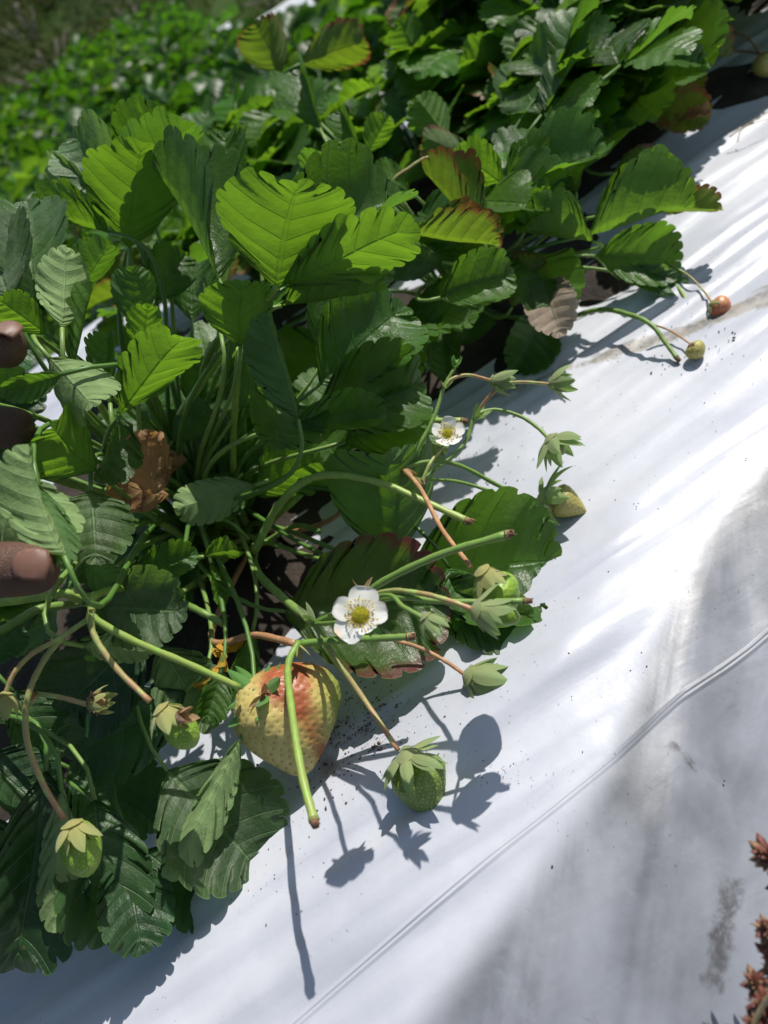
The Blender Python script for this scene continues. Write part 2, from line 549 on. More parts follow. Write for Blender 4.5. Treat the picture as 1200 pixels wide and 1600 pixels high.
def tube(mb, pts, r0, r1, sides=8, m=0, v0=0.0, v1=1.0, hair=0, seed=0, knob=None):
    n = len(pts)
    V = []; U = []; F = []
    prev = None
    for i, p in enumerate(pts):
        d = (pts[min(i + 1, n - 1)] - pts[max(i - 1, 0)]).normalized()
        if prev is None:
            u = d.orthogonal().normalized()
        else:
            u = (prev - d * prev.dot(d)).normalized()
        prev = u
        v = d.cross(u)
        t = i / (n - 1)
        r = r0 + (r1 - r0) * t
        if knob and t > .93: r *= 1 + knob * (t - .93) / .07
        r *= 1 + .06 * math.sin(i * 1.7 + seed)
        for k in range(sides):
            a = 2 * math.pi * k / sides
            V.append(p + (u * math.cos(a) + v * math.sin(a)) * r); U.append((k / sides, v0 + (v1 - v0) * t))
    for i in range(n - 1):
        for k in range(sides):
            a = i * sides + k; b = i * sides + (k + 1) % sides
            F.append((a, b, b + sides, a + sides))
    F.append(tuple(range(sides))[::-1]); F.append(tuple((n - 1) * sides + k for k in range(sides)))
    if hair:
        rr = random.Random(seed)
        for h in range(hair):
            i = rr.randrange(1, n - 1); a = rr.uniform(0, 6.28)
            b = V[i * sides + rr.randrange(sides)]
            d = (b - pts[i]).normalized() + Vector((rr.uniform(-.4, .4), rr.uniform(-.4, .4), rr.uniform(-.4, .4)))
            b = b.lerp(pts[min(i + 1, n - 1)] + (b - pts[i]), rr.random())
            d.normalize(); L = rr.uniform(.0007, .0015); s = d.orthogonal().normalized() * .00004
            k = len(V)
            V += [b - s, b + s, b + d * L]; U += [(0, .5)] * 3; F.append((k, k + 1, k + 2))
    mb.add(V, F, U, m)


def tube_obj(name, pts, r0, r1, mat, parent, **kw):
    mb = MB()
    tube(mb, pts, r0, r1, **kw)
    me = mb.mesh(name, mat)
    return link(name, me, parent)


def frame(B, T, roll):
    a = (T - B); L = a.length; a.normalize()
    c = CAMP - (B + T) * .5
    c = (c - a * c.dot(a)).normalized()
    left = c.cross(a)
    r = math.radians(roll)
    N = c * math.cos(r) + left * math.sin(r)
    X = a.cross(N)
    m = Matrix(((X.x * L, a.x * L, N.x * L, B.x), (X.y * L, a.y * L, N.y * L, B.y), (X.z * L, a.z * L, N.z * L, B.z), (0, 0, 0, 1)))
    return m, a, N


hero_count = [0]


def hero(plant, bx, by, bZ, tx, ty, tZ, w=.9, roll=0, fold=14, bend=15, kind='g', stalk=True, crown=None, **kw):
    if kind in 'yogr' and 135 < abs(roll) < 225 and by > ty:
        Lc = math.hypot(bx - tx, by - ty) / FPX * (bZ + tZ) * .5
        bZ, tZ = bZ + .10 * Lc, tZ - .55 * Lc
    B = P(bx, by, bZ); T = P(tx, ty, tZ)
    m, a, N = frame(B, T, roll)
    hero_count[0] += 1
    if kind == 'y' and 135 < abs(roll) < 225:
        kw.setdefault('cup', 3); fold *= .5; kw.setdefault('asym', random.uniform(-.1, .1))
    me = leaf_mesh('leaflet', ML[kind], w=w, fold=fold, bend=bend, seed=hero_count[0] * 13 + 5, **kw)
    par = plant
    if stalk:
        c0 = plant.location + Vector((random.uniform(-.02, .02), random.uniform(-.02, .02), 0.004))
        d = (B - c0).length
        p1 = c0 + Vector((0, 0, 1)) * d * .4 + (B - c0) * .12
        p2 = B - a * d * .28
        if p2.z < .01: p2.z = .01
        st = tube_obj('leaf_stalk', bez(c0, p1, p2, B, 14), .0019, .0011, MPET if random.random() < .6 else MS, plant, sides=6, hair=30, seed=hero_count[0])
        par = st
    return link('leaflet', me, par, m)
random.seed(11)
# ================================================================ the bed and its plastic
def vnoise(x, y, seed=0):
    xi = np.floor(x).astype(int); yi = np.floor(y).astype(int)
    xf = x - xi; yf = y - yi
    def h(a, b):
        n = (a * 374761393 + b * 668265263 + seed * 1274126177) & 0xffffffff
        n = ((n ^ (n >> 13)) * 1274126177) & 0xffffffff
        return ((n ^ (n >> 16)) & 0xffff) / 65535.0
    u = xf * xf * (3 - 2 * xf); v = yf * yf * (3 - 2 * yf)
    return (h(xi, yi) * (1 - u) + h(xi + 1, yi) * u) * (1 - v) + (h(xi, yi + 1) * (1 - u) + h(xi + 1, yi + 1) * u) * v


def seg_dist(X, Y, a, b):
    ax, ay = a; bx, by = b
    dx, dy = bx - ax, by - ay
    t = np.clip(((X - ax) * dx + (Y - ay) * dy) / (dx * dx + dy * dy), 0, 1)
    return np.hypot(X - ax - t * dx, Y - ay - t * dy), t


def mulch():
    nx, ny = 620, 430
    xs = np.linspace(-0.75, 1.75, nx); ys = np.linspace(-0.35, 1.42, ny) ** 1.0
    X, Y = np.meshgrid(xs, ys)
    D = Y - (0.170 + 0.097 * X) - .09 * np.maximum(0, X - .02)
    bz = np.vectorize(bed_z)
    Z = bz(X, Y)
    DS = Y - np.vectorize(shoulder)(X)
    top = np.clip((DS + .01) / .05, 0, 1) ; slope = np.clip(-DS / .035, 0, 1)
    warp = vnoise(X * 5, Y * 5, 3)
    # tight creases running along the bed
    a = Y * 1.0 - X * .02 + .018 * warp + .01 * vnoise(X * 9, Y * 20, 8)
    r1 = 1 - np.abs(2 * vnoise(X * 2.4 + 3, a * 62, 1) - 1)
    r2 = 1 - np.abs(2 * vnoise(X * 4.5, a * 120, 2) - 1)
    lowf = vnoise(X * 4, Y * 9, 5)
    r3 = 1 - np.abs(2 * vnoise(X * 1.6 + 9, (a + .05 * vnoise(X * 3, Y * 3, 31)) * 26, 21) - 1)
    Z = Z + top * (.0046 * r1 ** 1.6 * (.2 + lowf) + .0062 * r3 ** 1.5 + .0019 * r2 ** 2 + .010 * (lowf - .5))
    # broad slack folds down the shoulder
    ca, sa = math.cos(math.radians(44)), math.sin(math.radians(44))
    b = -X * sa + Y * ca; al = X * ca + Y * sa
    s1 = vnoise(al * 3.0, b * 24 + vnoise(X * 6, Y * 6, 9) * 1.3, 4)
    s2 = 1 - np.abs(2 * vnoise(al * 4, b * 55 + 7, 6) - 1)
    Z = Z + slope * (.012 * s1 + .0035 * s2 ** 2)
    # the taut crease line itself
    Z = Z + .0006 * np.exp(-(D / .0022) ** 2)
    global FILM
    FILM = (xs, ys, Z)
    # stains: dried water mark, mud
    st = np.zeros_like(Z)
    for A, B_, wd, am in [((.175, .405), (.271, .357), .007, 1.0), ((.10, .44), (.175, .405), .006, .7), ((.271, .357), (.33, .35), .012, .9),
                          (tuple(G(1130, 1340)[:2]), tuple(G(1092, 1500)[:2]), .006, .62), (tuple(G(1050, 1160)[:2]), tuple(G(1075, 1180)[:2]), .005, .55),
                          (tuple(G(590, 1130)[:2]), tuple(G(600, 1185)[:2]), .010, .45), (tuple(G(500, 1160)[:2]), tuple(G(530, 1220)[:2]), .010, .6)]:
        d, t = seg_dist(X, Y, A, B_)
        st = np.maximum(st, am * np.exp(-(d / wd) ** 2))
    slope_shade = np.clip(-(DS - .006) / .022, 0, 1) * .75 + .25 * vnoise(X * 7, Y * 7, 12)  # shoulder's turn away from the sun painted in as darkening, plus random mottle
    V = np.stack([X.ravel(), Y.ravel(), Z.ravel()], 1)
    i = np.arange(ny - 1)[:, None] * nx + np.arange(nx - 1)[None]
    F = np.stack([i, i + 1, i + nx + 1, i + nx], -1).reshape(-1, 4)
    me = bpy.data.meshes.new('plastic_mulch')
    me.vertices.add(len(V)); me.vertices.foreach_set('co', V.ravel())
    me.loops.add(F.size); me.loops.foreach_set('vertex_index', F.ravel().astype(np.int32))
    me.polygons.add(len(F)); me.polygons.foreach_set('loop_start', np.arange(0, F.size, 4, dtype=np.int32))
    me.polygons.foreach_set('loop_total', np.full(len(F), 4, dtype=np.int32))
    me.update(calc_edges=True); me.validate()
    me.polygons.foreach_set('use_smooth', [True] * len(me.polygons))
    for nm, arr in (('stain', st), ('slope_shade', slope_shade), ('dcrease', D)):
        at = me.attributes.new(nm, 'FLOAT', 'POINT'); at.data.foreach_set('value', arr.ravel().astype(np.float32))
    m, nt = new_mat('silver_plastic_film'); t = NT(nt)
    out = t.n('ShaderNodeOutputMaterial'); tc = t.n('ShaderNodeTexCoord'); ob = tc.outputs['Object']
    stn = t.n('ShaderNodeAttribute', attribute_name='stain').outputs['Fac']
    slope_shd = t.n('ShaderNodeAttribute', attribute_name='slope_shade').outputs['Fac']
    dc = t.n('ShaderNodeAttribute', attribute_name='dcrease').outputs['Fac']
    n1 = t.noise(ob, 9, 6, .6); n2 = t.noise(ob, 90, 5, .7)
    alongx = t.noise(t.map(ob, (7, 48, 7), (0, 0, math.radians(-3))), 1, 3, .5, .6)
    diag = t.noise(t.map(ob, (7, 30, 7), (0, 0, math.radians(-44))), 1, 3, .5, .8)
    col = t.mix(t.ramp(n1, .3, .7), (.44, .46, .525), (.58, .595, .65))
    shade_mix = t.math('MULTIPLY', t.ramp(slope_shd, .12, .75), t.math('ADD', t.math('MULTIPLY', t.ramp(t.math('ADD', n1, t.math('MULTIPLY', diag, .5)), .55, .95), .5), .5))
    col = t.mix(shade_mix, col, (.095, .104, .122))
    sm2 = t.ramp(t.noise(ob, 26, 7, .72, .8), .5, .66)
    col = t.mix(t.math('MULTIPLY', sm2, t.math('MULTIPLY', slope_shd, .35)), col, (.30, .32, .36))
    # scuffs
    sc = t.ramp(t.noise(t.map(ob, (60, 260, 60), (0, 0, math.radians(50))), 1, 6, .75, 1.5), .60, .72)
    col = t.mix(t.math('MULTIPLY', sc, t.math('MULTIPLY', slope_shd, .45)), col, (.10, .10, .11))
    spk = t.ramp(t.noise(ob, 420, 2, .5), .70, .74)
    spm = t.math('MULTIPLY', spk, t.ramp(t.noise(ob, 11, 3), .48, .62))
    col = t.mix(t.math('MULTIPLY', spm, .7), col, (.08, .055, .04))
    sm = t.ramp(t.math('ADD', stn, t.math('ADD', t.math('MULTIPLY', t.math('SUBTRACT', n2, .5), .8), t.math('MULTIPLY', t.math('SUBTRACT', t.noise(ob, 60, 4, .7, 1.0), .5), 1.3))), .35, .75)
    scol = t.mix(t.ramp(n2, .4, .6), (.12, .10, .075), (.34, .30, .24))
    scol = t.mix(t.math('MULTIPLY', slope_shd, 1.2, clamp=True), scol, (.035, .032, .03))
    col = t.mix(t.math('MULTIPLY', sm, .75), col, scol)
    pb = t.n('ShaderNodeBsdfPrincipled'); t.L(col, pb.inputs['Base Color'])
    t.L(t.math('ADD', t.math('MULTIPLY', n2, .22), t.math('ADD', .26, t.math('MULTIPLY', slope_shd, .12))), pb.inputs['Roughness'])
    pb.inputs['Metallic'].default_value = 0
    pb.inputs['Specular IOR Level'].default_value = .6
    cre = t.math('SUBTRACT', t.ramp(t.math('ABSOLUTE', t.math('SUBTRACT', dc, .0)), .0022, .0), t.ramp(t.math('ABSOLUTE', dc), .0009, .0))
    h = t.math('ADD', t.math('MULTIPLY', alongx, .55), t.math('ADD', t.math('MULTIPLY', diag, t.math('MULTIPLY', slope_shd, 1.2)), t.math('MULTIPLY', n2, .12)))
    h = t.math('ADD', h, t.math('MULTIPLY', cre, 1.2))
    bp = t.n('ShaderNodeBump'); bp.inputs['Strength'].default_value = .35; bp.inputs['Distance'].default_value = .004
    t.L(h, bp.inputs['Height']); t.L(bp.outputs[0], pb.inputs['Normal'])
    t.L(pb.outputs[0], out.inputs[0])
    me.materials.append(m)
    o = bpy.data.objects.new('plastic_mulch', me); C.objects.link(o)
    tag(o, 'silver white plastic mulch film stretched over the near bed, creased and dirty', 'plastic sheet')
    return m


M_FILM = mulch()


def film_z(x, y):
    xs, ys, Z = FILM
    i = min(max(int(np.searchsorted(xs, x)), 0), len(xs) - 1); j = min(max(int(np.searchsorted(ys, y)), 0), len(ys) - 1)
    return float(Z[j, i])


M_SOIL_SHADE = simple_mat('dark_soil_shade', (.018, .013, .010), (.045, .033, .024), 25, .95, 1.0, .01)
M_CRUMB = simple_mat('soil_crumbs', (.07, .05, .035), (.20, .15, .11), 200, .95, .8)

# planting holes: dark earth round each crown, widened to paint in leaf shade
def soil_shade_patch(pos, seed):
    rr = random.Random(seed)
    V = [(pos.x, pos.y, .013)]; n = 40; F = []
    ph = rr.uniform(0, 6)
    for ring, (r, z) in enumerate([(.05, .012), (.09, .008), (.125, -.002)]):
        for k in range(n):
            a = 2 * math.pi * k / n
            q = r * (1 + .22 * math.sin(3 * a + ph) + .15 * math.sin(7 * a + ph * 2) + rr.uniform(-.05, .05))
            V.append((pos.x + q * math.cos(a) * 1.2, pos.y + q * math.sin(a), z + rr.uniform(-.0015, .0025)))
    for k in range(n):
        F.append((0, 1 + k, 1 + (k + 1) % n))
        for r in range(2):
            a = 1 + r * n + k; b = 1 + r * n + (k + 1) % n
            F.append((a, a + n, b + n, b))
    o = link('soil', mesh('soil', V, F, M_SOIL_SHADE)); tag(o, kind='structure')


def crumbs():
    rr = random.Random(4); mb = MB()
    def crumb(p, r):
        V = []
        for sx, sy, sz in ((1, 0, 0), (-1, 0, 0), (0, 1, 0), (0, -1, 0), (0, 0, 1), (0, 0, -.6)):
            q = r * rr.uniform(.6, 1.3); V.append((p.x + sx * q, p.y + sy * q, p.z + r * .5 + sz * q))
        mb.add(V, [(0, 2, 4), (2, 1, 4), (1, 3, 4), (3, 0, 4), (2, 0, 5), (1, 2, 5), (3, 1, 5), (0, 3, 5)])
    def scatter(cx, cy, sx, sy, n, r0, r1):
        for _ in range(n):
            p = G(rr.gauss(cx, sx), rr.gauss(cy, sy)); p.z = film_z(p.x, p.y) + .0001
            crumb(p, rr.uniform(r0, r1) * (2.4 if rr.random() < .05 else 1.2))
    scatter(580, 1140, 30, 28, 420, .00012, .0005)
    scatter(600, 1180, 12, 10, 60, .0002, .0006)
    scatter(520, 1190, 34, 44, 260, .0002, .0007)
    scatter(640, 1130, 60, 40, 160, .0001, .0004)
    scatter(440, 1290, 40, 60, 90, .0001, .0004)
    scatter(1060, 560, 60, 25, 90, .0002, .0005)
    scatter(760, 720, 50, 60, 80, .0002, .0006)
    scatter(790, 1220, 30, 14, 60, .0001, .0003)
    scatter(700, 1120, 140, 90, 120, .0001, .0003)
    scatter(900, 1150, 160, 120, 40, .0001, .0002)
    scatter(560, 1060, 60, 20, 100, .0001, .0004)
    scatter(900, 700, 160, 160, 80, .0002, .0004)
    me = mb.mesh('dirt_specks', M_CRUMB)
    o = link('dirt_specks', me); tag(o, 'fine soil specks scattered on the plastic around the fruit', 'dirt', kind='stuff')
crumbs()
# ================================================================ fruit, calyx, flower builders
def axis_mat(B, d, L, xhint):
    z = d.normalized(); x = (xhint - z * xhint.dot(z)).normalized(); y = z.cross(x)
    return Matrix(((x.x * L, y.x * L, z.x * L, B.x), (x.y * L, y.y * L, z.y * L, B.y), (x.z * L, y.z * L, z.z * L, B.z), (0, 0, 0, 1)))


IMG_R = Vector(Rm[:, 0]); IMG_U = Vector(Rm[:, 1]); IMG_B = Vector(Rm[:, 2])


def berry(parent, B, T, prof, mat, nseeds, seedmat, squash=1.0, lump=.02, seed=0, name='strawberry', dimple=.012, ssize=.016, res=(80, 72)):
    """prof: list of (t, r) in units of the length"""
    rr = random.Random(seed)
    L = (T - B).length
    nz_, na = res
    pt_ = np.array(prof)
    # smooth the profile by angle so that ends are round
    tt = 0.5 - 0.5 * np.cos(np.linspace(0, np.pi, nz_))
    r = np.interp(tt, pt_[:, 0], pt_[:, 1])
    k = np.ones(5) / 5; rp = np.convolve(np.pad(r, 2, mode='edge'), k, 'valid'); rp[0] = 0; rp[-1] = 0
    r = rp
    A = np.linspace(0, 2 * np.pi, na, endpoint=False)
    ph = rr.uniform(0, 6)
    def rad(t, a):
        return np.interp(t, tt, r) * (1 + lump * np.sin(2 * a + ph + t * 3) + lump * .6 * np.sin(3 * a + ph * 2 - t * 5)) + lump * .3 * np.sin(5 * a + 9 * t) * np.sin(np.pi * t)
    TT, AA = np.meshgrid(tt, A, indexing='ij')
    RR = rad(TT, AA)
    X = RR * np.cos(AA); Y = RR * np.sin(AA) * squash; Z = TT.copy()
    # seeds
    sd_ = []
    ga = math.pi * (3 - math.sqrt(5))
    dens = np.maximum(r, .02); cum = np.cumsum(dens * np.gradient(tt)); cum /= cum[-1]
    for i in range(nseeds):
        t = float(np.interp((i + .5) / nseeds, cum, tt)); a = (i * ga + rr.uniform(-.06, .06)) % (2 * math.pi)
        if t < .06: continue
        q = float(rad(np.array(t), np.array(a))); sd_.append((q * math.cos(a), q * math.sin(a) * squash, t, a))
    if dimple:
        for (sx, sy, sz, a) in sd_:
            d2 = (X - sx) ** 2 + (Y - sy) ** 2 + (Z - sz) ** 2
            g = dimple * np.exp(-d2 / (ssize * 1.25) ** 2)
            X -= g * np.cos(AA); Y -= g * np.sin(AA)
    V = list(zip(X.ravel().tolist(), Y.ravel().tolist(), Z.ravel().tolist()))
    F = []
    for i in range(nz_ - 1):
        for k2 in range(na):
            a = i * na + k2; b = i * na + (k2 + 1) % na
            F.append((a, b, b + na, a + na))
    mb = MB(); mb.add(V, F)
    for (sx, sy, sz, a) in sd_:
        n = Vector((math.cos(a), math.sin(a), .25)).normalized()
        u = Vector((0, 0, 1)); u = (u - n * u.dot(n)).normalized(); v = n.cross(u)
        c = Vector((sx, sy, sz)) - n * dimple * .55
        s = ssize * rr.uniform(.85, 1.1)
        SV = [c + u * s * .75, c + v * s * .45, c - u * s * .6, c - v * s * .45, c + n * s * .38, c + u * s * .45 + v * s * .38, c - u * s * .35 + v * s * .38, c - u * s * .35 - v * s * .38, c + u * s * .45 - v * s * .38]
        mb.add(SV, [(0, 5, 4), (5, 1, 4), (1, 6, 4), (6, 2, 4), (2, 7, 4), (7, 3, 4), (3, 8, 4), (8, 0, 4)], m=1)
    me = mb.mesh(name, [mat, seedmat])
    return link(name, me, parent, axis_mat(B, T - B, L, IMG_R))


def sepals(mb, n, L, w, ang, seed=0, curl=40, r0=.12, m=0, rows=2, jl=.25, ja=18):
    """calyx in unit space, axis +Z towards the fruit tip; ang = opening from the axis in degrees"""
    rr = random.Random(seed)
    for i in range(n):
        az = 2 * math.pi * (i + rr.uniform(-.2, .2)) / n + (.3 if i % 2 else 0)
        l = L * rr.uniform(1 - jl, 1 + jl * .5); ww = w * rr.uniform(.8, 1.15)
        th0 = math.radians(ang + rr.uniform(-ja, ja) + (10 if i % 2 else -6))
        cu = math.radians(curl * rr.uniform(.3, 1.5))
        tw = rr.uniform(-.35, .35)
        nl, nw = 9, 3
        V = []; U = []; F = []
        px, pz = r0, 0.0
        for a in range(nl + 1):
            t = a / nl
            th = th0 - cu * (t - .35)       # tip bends back toward the axis when curl > 0
            if a: px += math.sin(th) * l / nl; pz += math.cos(th) * l / nl
            half = ww * .5 * (math.sin(math.pi * min(1, t ** .75 * .93 + .07)) ** .8) * (1 if t < .97 else .25)
            if a == nl: half = .0015
            for b in range(-nw, nw + 1):
                s = b / nw
                y = half * s
                off = -abs(s) * half * .35          # channelled along the middle
                wx = math.sin(tw * t * 2) * half * s
                x = px + off * math.cos(th) + wx * .5; z = pz - off * math.sin(th) + wx
                V.append((x * math.cos(az) - y * math.sin(az), x * math.sin(az) + y * math.cos(az), z)); U.append((.5 + .5 * s, t))
        k = 2 * nw + 1
        for a in range(nl):
            for b in range(k - 1):
                q = a * k + b; F.append((q, q + 1, q + 1 + k, q + k))
        mb.add(V, F, U, m)
    # receptacle cap closing the middle
    V = [(0, 0, -.10)]; U = [(0, 0)]; F = []
    for j, (r, z) in enumerate([(r0 * .5, -.09), (r0 * 1.0, -.03), (r0 * 1.6, .03)]):
        for k in range(14):
            a = 2 * math.pi * k / 14; V.append((r * math.cos(a), r * math.sin(a), z)); U.append((0, 0))
    for k in range(14):
        F.append((0, 1 + (k + 1) % 14, 1 + k))
        for j in range(2):
            a = 1 + j * 14 + k; b = 1 + j * 14 + (k + 1) % 14
            F.append((a, b, b + 14, a + 14))
    mb.add(V, F, U, m)


def calyx(parent, Cp, d, size, mat='g', n=10, w=.42, ang=70, curl=40, seed=0, name='calyx', dry=False, r0=.14, jl=.25, ja=18):
    mb = MB(); sepals(mb, n, 1.0, w, ang, seed, curl, r0, jl=jl, ja=ja)
    if dry:
        rr = random.Random(seed)
        for i in range(34):
            a = rr.uniform(0, 6.28); r = rr.uniform(.12, .3); L = rr.uniform(.2, .5)
            p = Vector((r * math.cos(a), r * math.sin(a), .1)); q = p + Vector((math.cos(a) * L * .6, math.sin(a) * L * .6, L * .6)) + Vector((rr.uniform(-.1, .1), rr.uniform(-.1, .1), 0))
            tube(mb, [p, p.lerp(q, .5) + Vector((0, 0, .05)), q], .018, .03, 4, 1)
    me = mb.mesh(name, [MC[mat], M_DRY])
    return link(name, me, parent, axis_mat(Cp, d, size, IMG_R))


def bud(parent, px, py, Z, dpx, dpy, dZ, size, mat='g', seed=0, ang=24, brown=False, n=11, w=.42):
    """closed flower bud or spent flower: overlapping sepals round a small core"""
    p = P(px, py, Z); d = (P(dpx, dpy, dZ) - p)
    o = calyx(parent, p, d, size, mat, n=n, w=w, ang=ang, curl=48, seed=seed, name='flower_bud', r0=.17, jl=.15, ja=12, dry=brown)
    mb = MB()
    nz_, na = 10, 12; V = []; F = []
    for i in range(nz_ + 1):
        t = i / nz_; r = .24 * math.sin(math.pi * min(1, t * .96 + .02)) ** .7
        for k in range(na):
            a = 2 * math.pi * k / na; V.append((r * math.cos(a), r * math.sin(a), t * .62))
    for i in range(nz_):
        for k in range(na):
            a = i * na + k; b = i * na + (k + 1) % na; F.append((a, b, b + na, a + na))
    mb.add(V, F)
    link('bud_core', mb.mesh('bud_core', [M_DRY if brown else MB_green]), o, PW(o))
    return o


def stalk(parent, pts, r0, r1, mat, cut=False, hair=60, seed=0, name='fruit_stalk', knob=.25):
    pp = [p if isinstance(p, Vector) else P(*p) for p in pts]
    c = catmull(pp, 8)
    mb = MB(); tube(mb, c, r0, r1, 9, 0, hair=hair, seed=seed, knob=knob if cut else None)
    if cut:
        e = c[-1]; d = (c[-1] - c[-3]).normalized()
        tube(mb, [e - d * .0012, e + d * .0006, e + d * .0026], r1 * 1.28, r1 * .8, 8, 1)
        rr = random.Random(seed)
        for _ in range(3):
            q = d.orthogonal() * rr.uniform(-1, 1) + d.cross(d.orthogonal()) * rr.uniform(-1, 1)
            tube(mb, [e, e + q.normalized() * r1 + d * .0015, e + q.normalized() * r1 * 1.3 + d * rr.uniform(.002, .004)], r1 * .35, r1 * .1, 4, 1)
    return link(name, mb.mesh(name, [mat, MTIP]), parent)


def flower(parent, px, py, Z, nx_, ny_, nZ, R, petals, seed=0, pistil=.30):
    """open flower; n* is a point the flower faces; petals = list of (angle deg in the picture, length, width, tilt)"""
    p = P(px, py, Z); d = (P(nx_, ny_, nZ) - p).normalized()
    M = axis_mat(p, d, R, IMG_R)
    rr = random.Random(seed)
    mb = MB()
    V = []; F = []
    n1, n2 = 9, 20
    for i in range(n1):
        t = i / (n1 - 1)
        for k in range(n2):
            a = 6.283 * k / n2; r = pistil * math.sin(math.pi * .5 * (1 - t)) * (1 + .08 * math.sin(9 * a + 20 * t)); V.append((r * math.cos(a), r * math.sin(a), pistil * .8 * math.sin(t * 1.57) + .02))
    for i in range(n1 - 1):
        for k in range(n2):
            a = i * n2 + k; b = i * n2 + (k + 1) % n2; F.append((a, b, b + n2, a + n2))
    mb.add(V, F)
    for i in range(90):
        t = rr.random() ** .6; a = i * 2.39996; r = pistil * math.sqrt(i / 90.0) * .98; z = pistil * .8 * math.sqrt(max(0, 1 - (i / 90.0))) + .02
        c = Vector((r * math.cos(a), r * math.sin(a), z)); nn = Vector((c.x, c.y, c.z * 1.2 + .05)).normalized()
        tube(mb, [c, c + nn * .045, c + nn * .075], .013, .018, 5)
    fl = link('flower', mb.mesh('flower', [M_PIST]), parent, M)
    for k, (ang, L, w, tilt) in enumerate(petals):
        V = []; U = []; F = []; a0 = math.radians(ang); nl, nw = 12, 6
        for i in range(nl + 1):
            t = i / nl
            t = 1 - (1 - t) ** 1.25
            prof = math.sqrt(max(0, 1 - abs((t - .56) / .5) ** 2.3)) if .06 < t < 1 else 0
            half = w * .5 * max(prof, .16 if t < .3 else .02)
            for j in range(-nw, nw + 1):
                s = j / nw
                x = .14 + L * t * .9; y = half * s
                z = .02 + math.tan(math.radians(tilt)) * L * t + .07 * (s * s) * t + .02 * math.sin(4 * t + k * 2 + s * 3) + .008 * math.sin(9 * s + k) * t
                V.append((x * math.cos(a0) - y * math.sin(a0), x * math.sin(a0) + y * math.cos(a0), z + .012 * (k % 2))); U.append((.5 + .5 * s, t))
        kk = 2 * nw + 1
        for i in range(nl):
            for j in range(kk - 1):
                q = i * kk + j; F.append((q, q + 1, q + 1 + kk, q + kk))
        mi = [0] * len(F)
        if k in (2, 4):
            for fi in range(len(F)):
                row, colm = divmod(fi, kk - 1)
                if row > 9 - (colm % 3) and (colm < 5 if k == 2 else colm > 8): mi[fi] = 1
        me = mesh('petal', V, F, [M_PETAL, M_PETBR], U, mi)
        link('petal', me, fl, M)
    mb = MB()
    for i in range(26):
        a = 6.283 * i / 26 + rr.uniform(-.1, .1); L = rr.uniform(.42, .66)
        p0 = Vector((.24 * math.cos(a), .24 * math.sin(a), .05)); p1 = Vector((L * math.cos(a), L * math.sin(a), .20 + rr.uniform(0, .12)))
        tube(mb, [p0, p0.lerp(p1, .5) + Vector((0, 0, .04)), p1], .011, .009, 4)
        tube(mb, [p1 - Vector((0, 0, .02)), p1 + Vector((0, 0, .03)), p1 + Vector((.02, 0, .06))], .034, .026, 5)
    link('stamens', mb.mesh('stamens', [M_ANTH]), fl, M)
    mb = MB(); sepals(mb, 9, .80, .30, 96, seed, -12, .15)
    link('calyx', mb.mesh('calyx', [MC['v']]), fl, M @ Matrix.Translation((0, 0, -.10)))
    return fl


# ================================================================ procedural strawberry plants
LIB = {}
def lib(kind, v):
    k = (kind, v)
    if k not in LIB:
        rr = random.Random(v * 31 + 7)
        LIB[k] = leaf_mesh('leaflet', ML[kind], w=rr.uniform(.95, 1.15), fold=rr.choice([6, 12, 20, 34]), bend=rr.uniform(5, 45), cup=rr.uniform(-5, 30), seed=v, sub=4, ns=5, wave=rr.uniform(.015, .035))
    return LIB[k]


def leaf_geom(rr, base, crown, az, plen, incl, size, face_up=1.0):
    """returns stalk points and three leaflet frames"""
    out = Vector((math.cos(az), math.sin(az), 0))
    p0 = crown + out * .008
    p1 = p0 + Vector((0, 0, 1)) * plen * .5 + out * plen * .1 * incl
    e = p0 + out * plen * math.sin(incl) + Vector((0, 0, 1)) * plen * math.cos(incl)
    p2 = e - (out * math.sin(incl + .5) + Vector((0, 0, 1)) * math.cos(incl + .5)) * plen * .3
    pts = bez(p0, p1, p2, e, 10)
    tilt = rr.uniform(-.35, .5) + (incl - .4) * .5          # droop of the blade
    a0 = (out * math.cos(tilt) - Vector((0, 0, 1)) * math.sin(tilt) * .7 + Vector((0, 0, .25))).normalized()
    side = Vector((-out.y, out.x, 0))
    N = a0.cross(side) * -1
    N = side.cross(a0) * -1 if N.z < 0 else N
    if N.z < 0: N = -N
    rl = rr.uniform(-.5, .5)
    fr = []
    for k, da in enumerate((0, 1.15, -1.15)):
        d = (a0 * math.cos(da) + side * math.sin(da)).normalized()
        nn = (N + side * rl * .6 - d * (N.dot(d)) + side * (-.55 * (1 if da > 0 else -1 if da < 0 else 0)) * .5 + out * rr.uniform(-.2, .2))
        nn = (nn - d * nn.dot(d)).normalized()
        X = d.cross(nn)
        L = size * (1.0 if k == 0 else .92) * rr.uniform(.92, 1.06)
        B = e + d * .004
        fr.append(Matrix(((X.x * L, d.x * L, nn.x * L, B.x), (X.y * L, d.y * L, nn.y * L, B.y), (X.z * L, d.z * L, nn.z * L, B.z), (0, 0, 0, 1))))
    return pts, fr


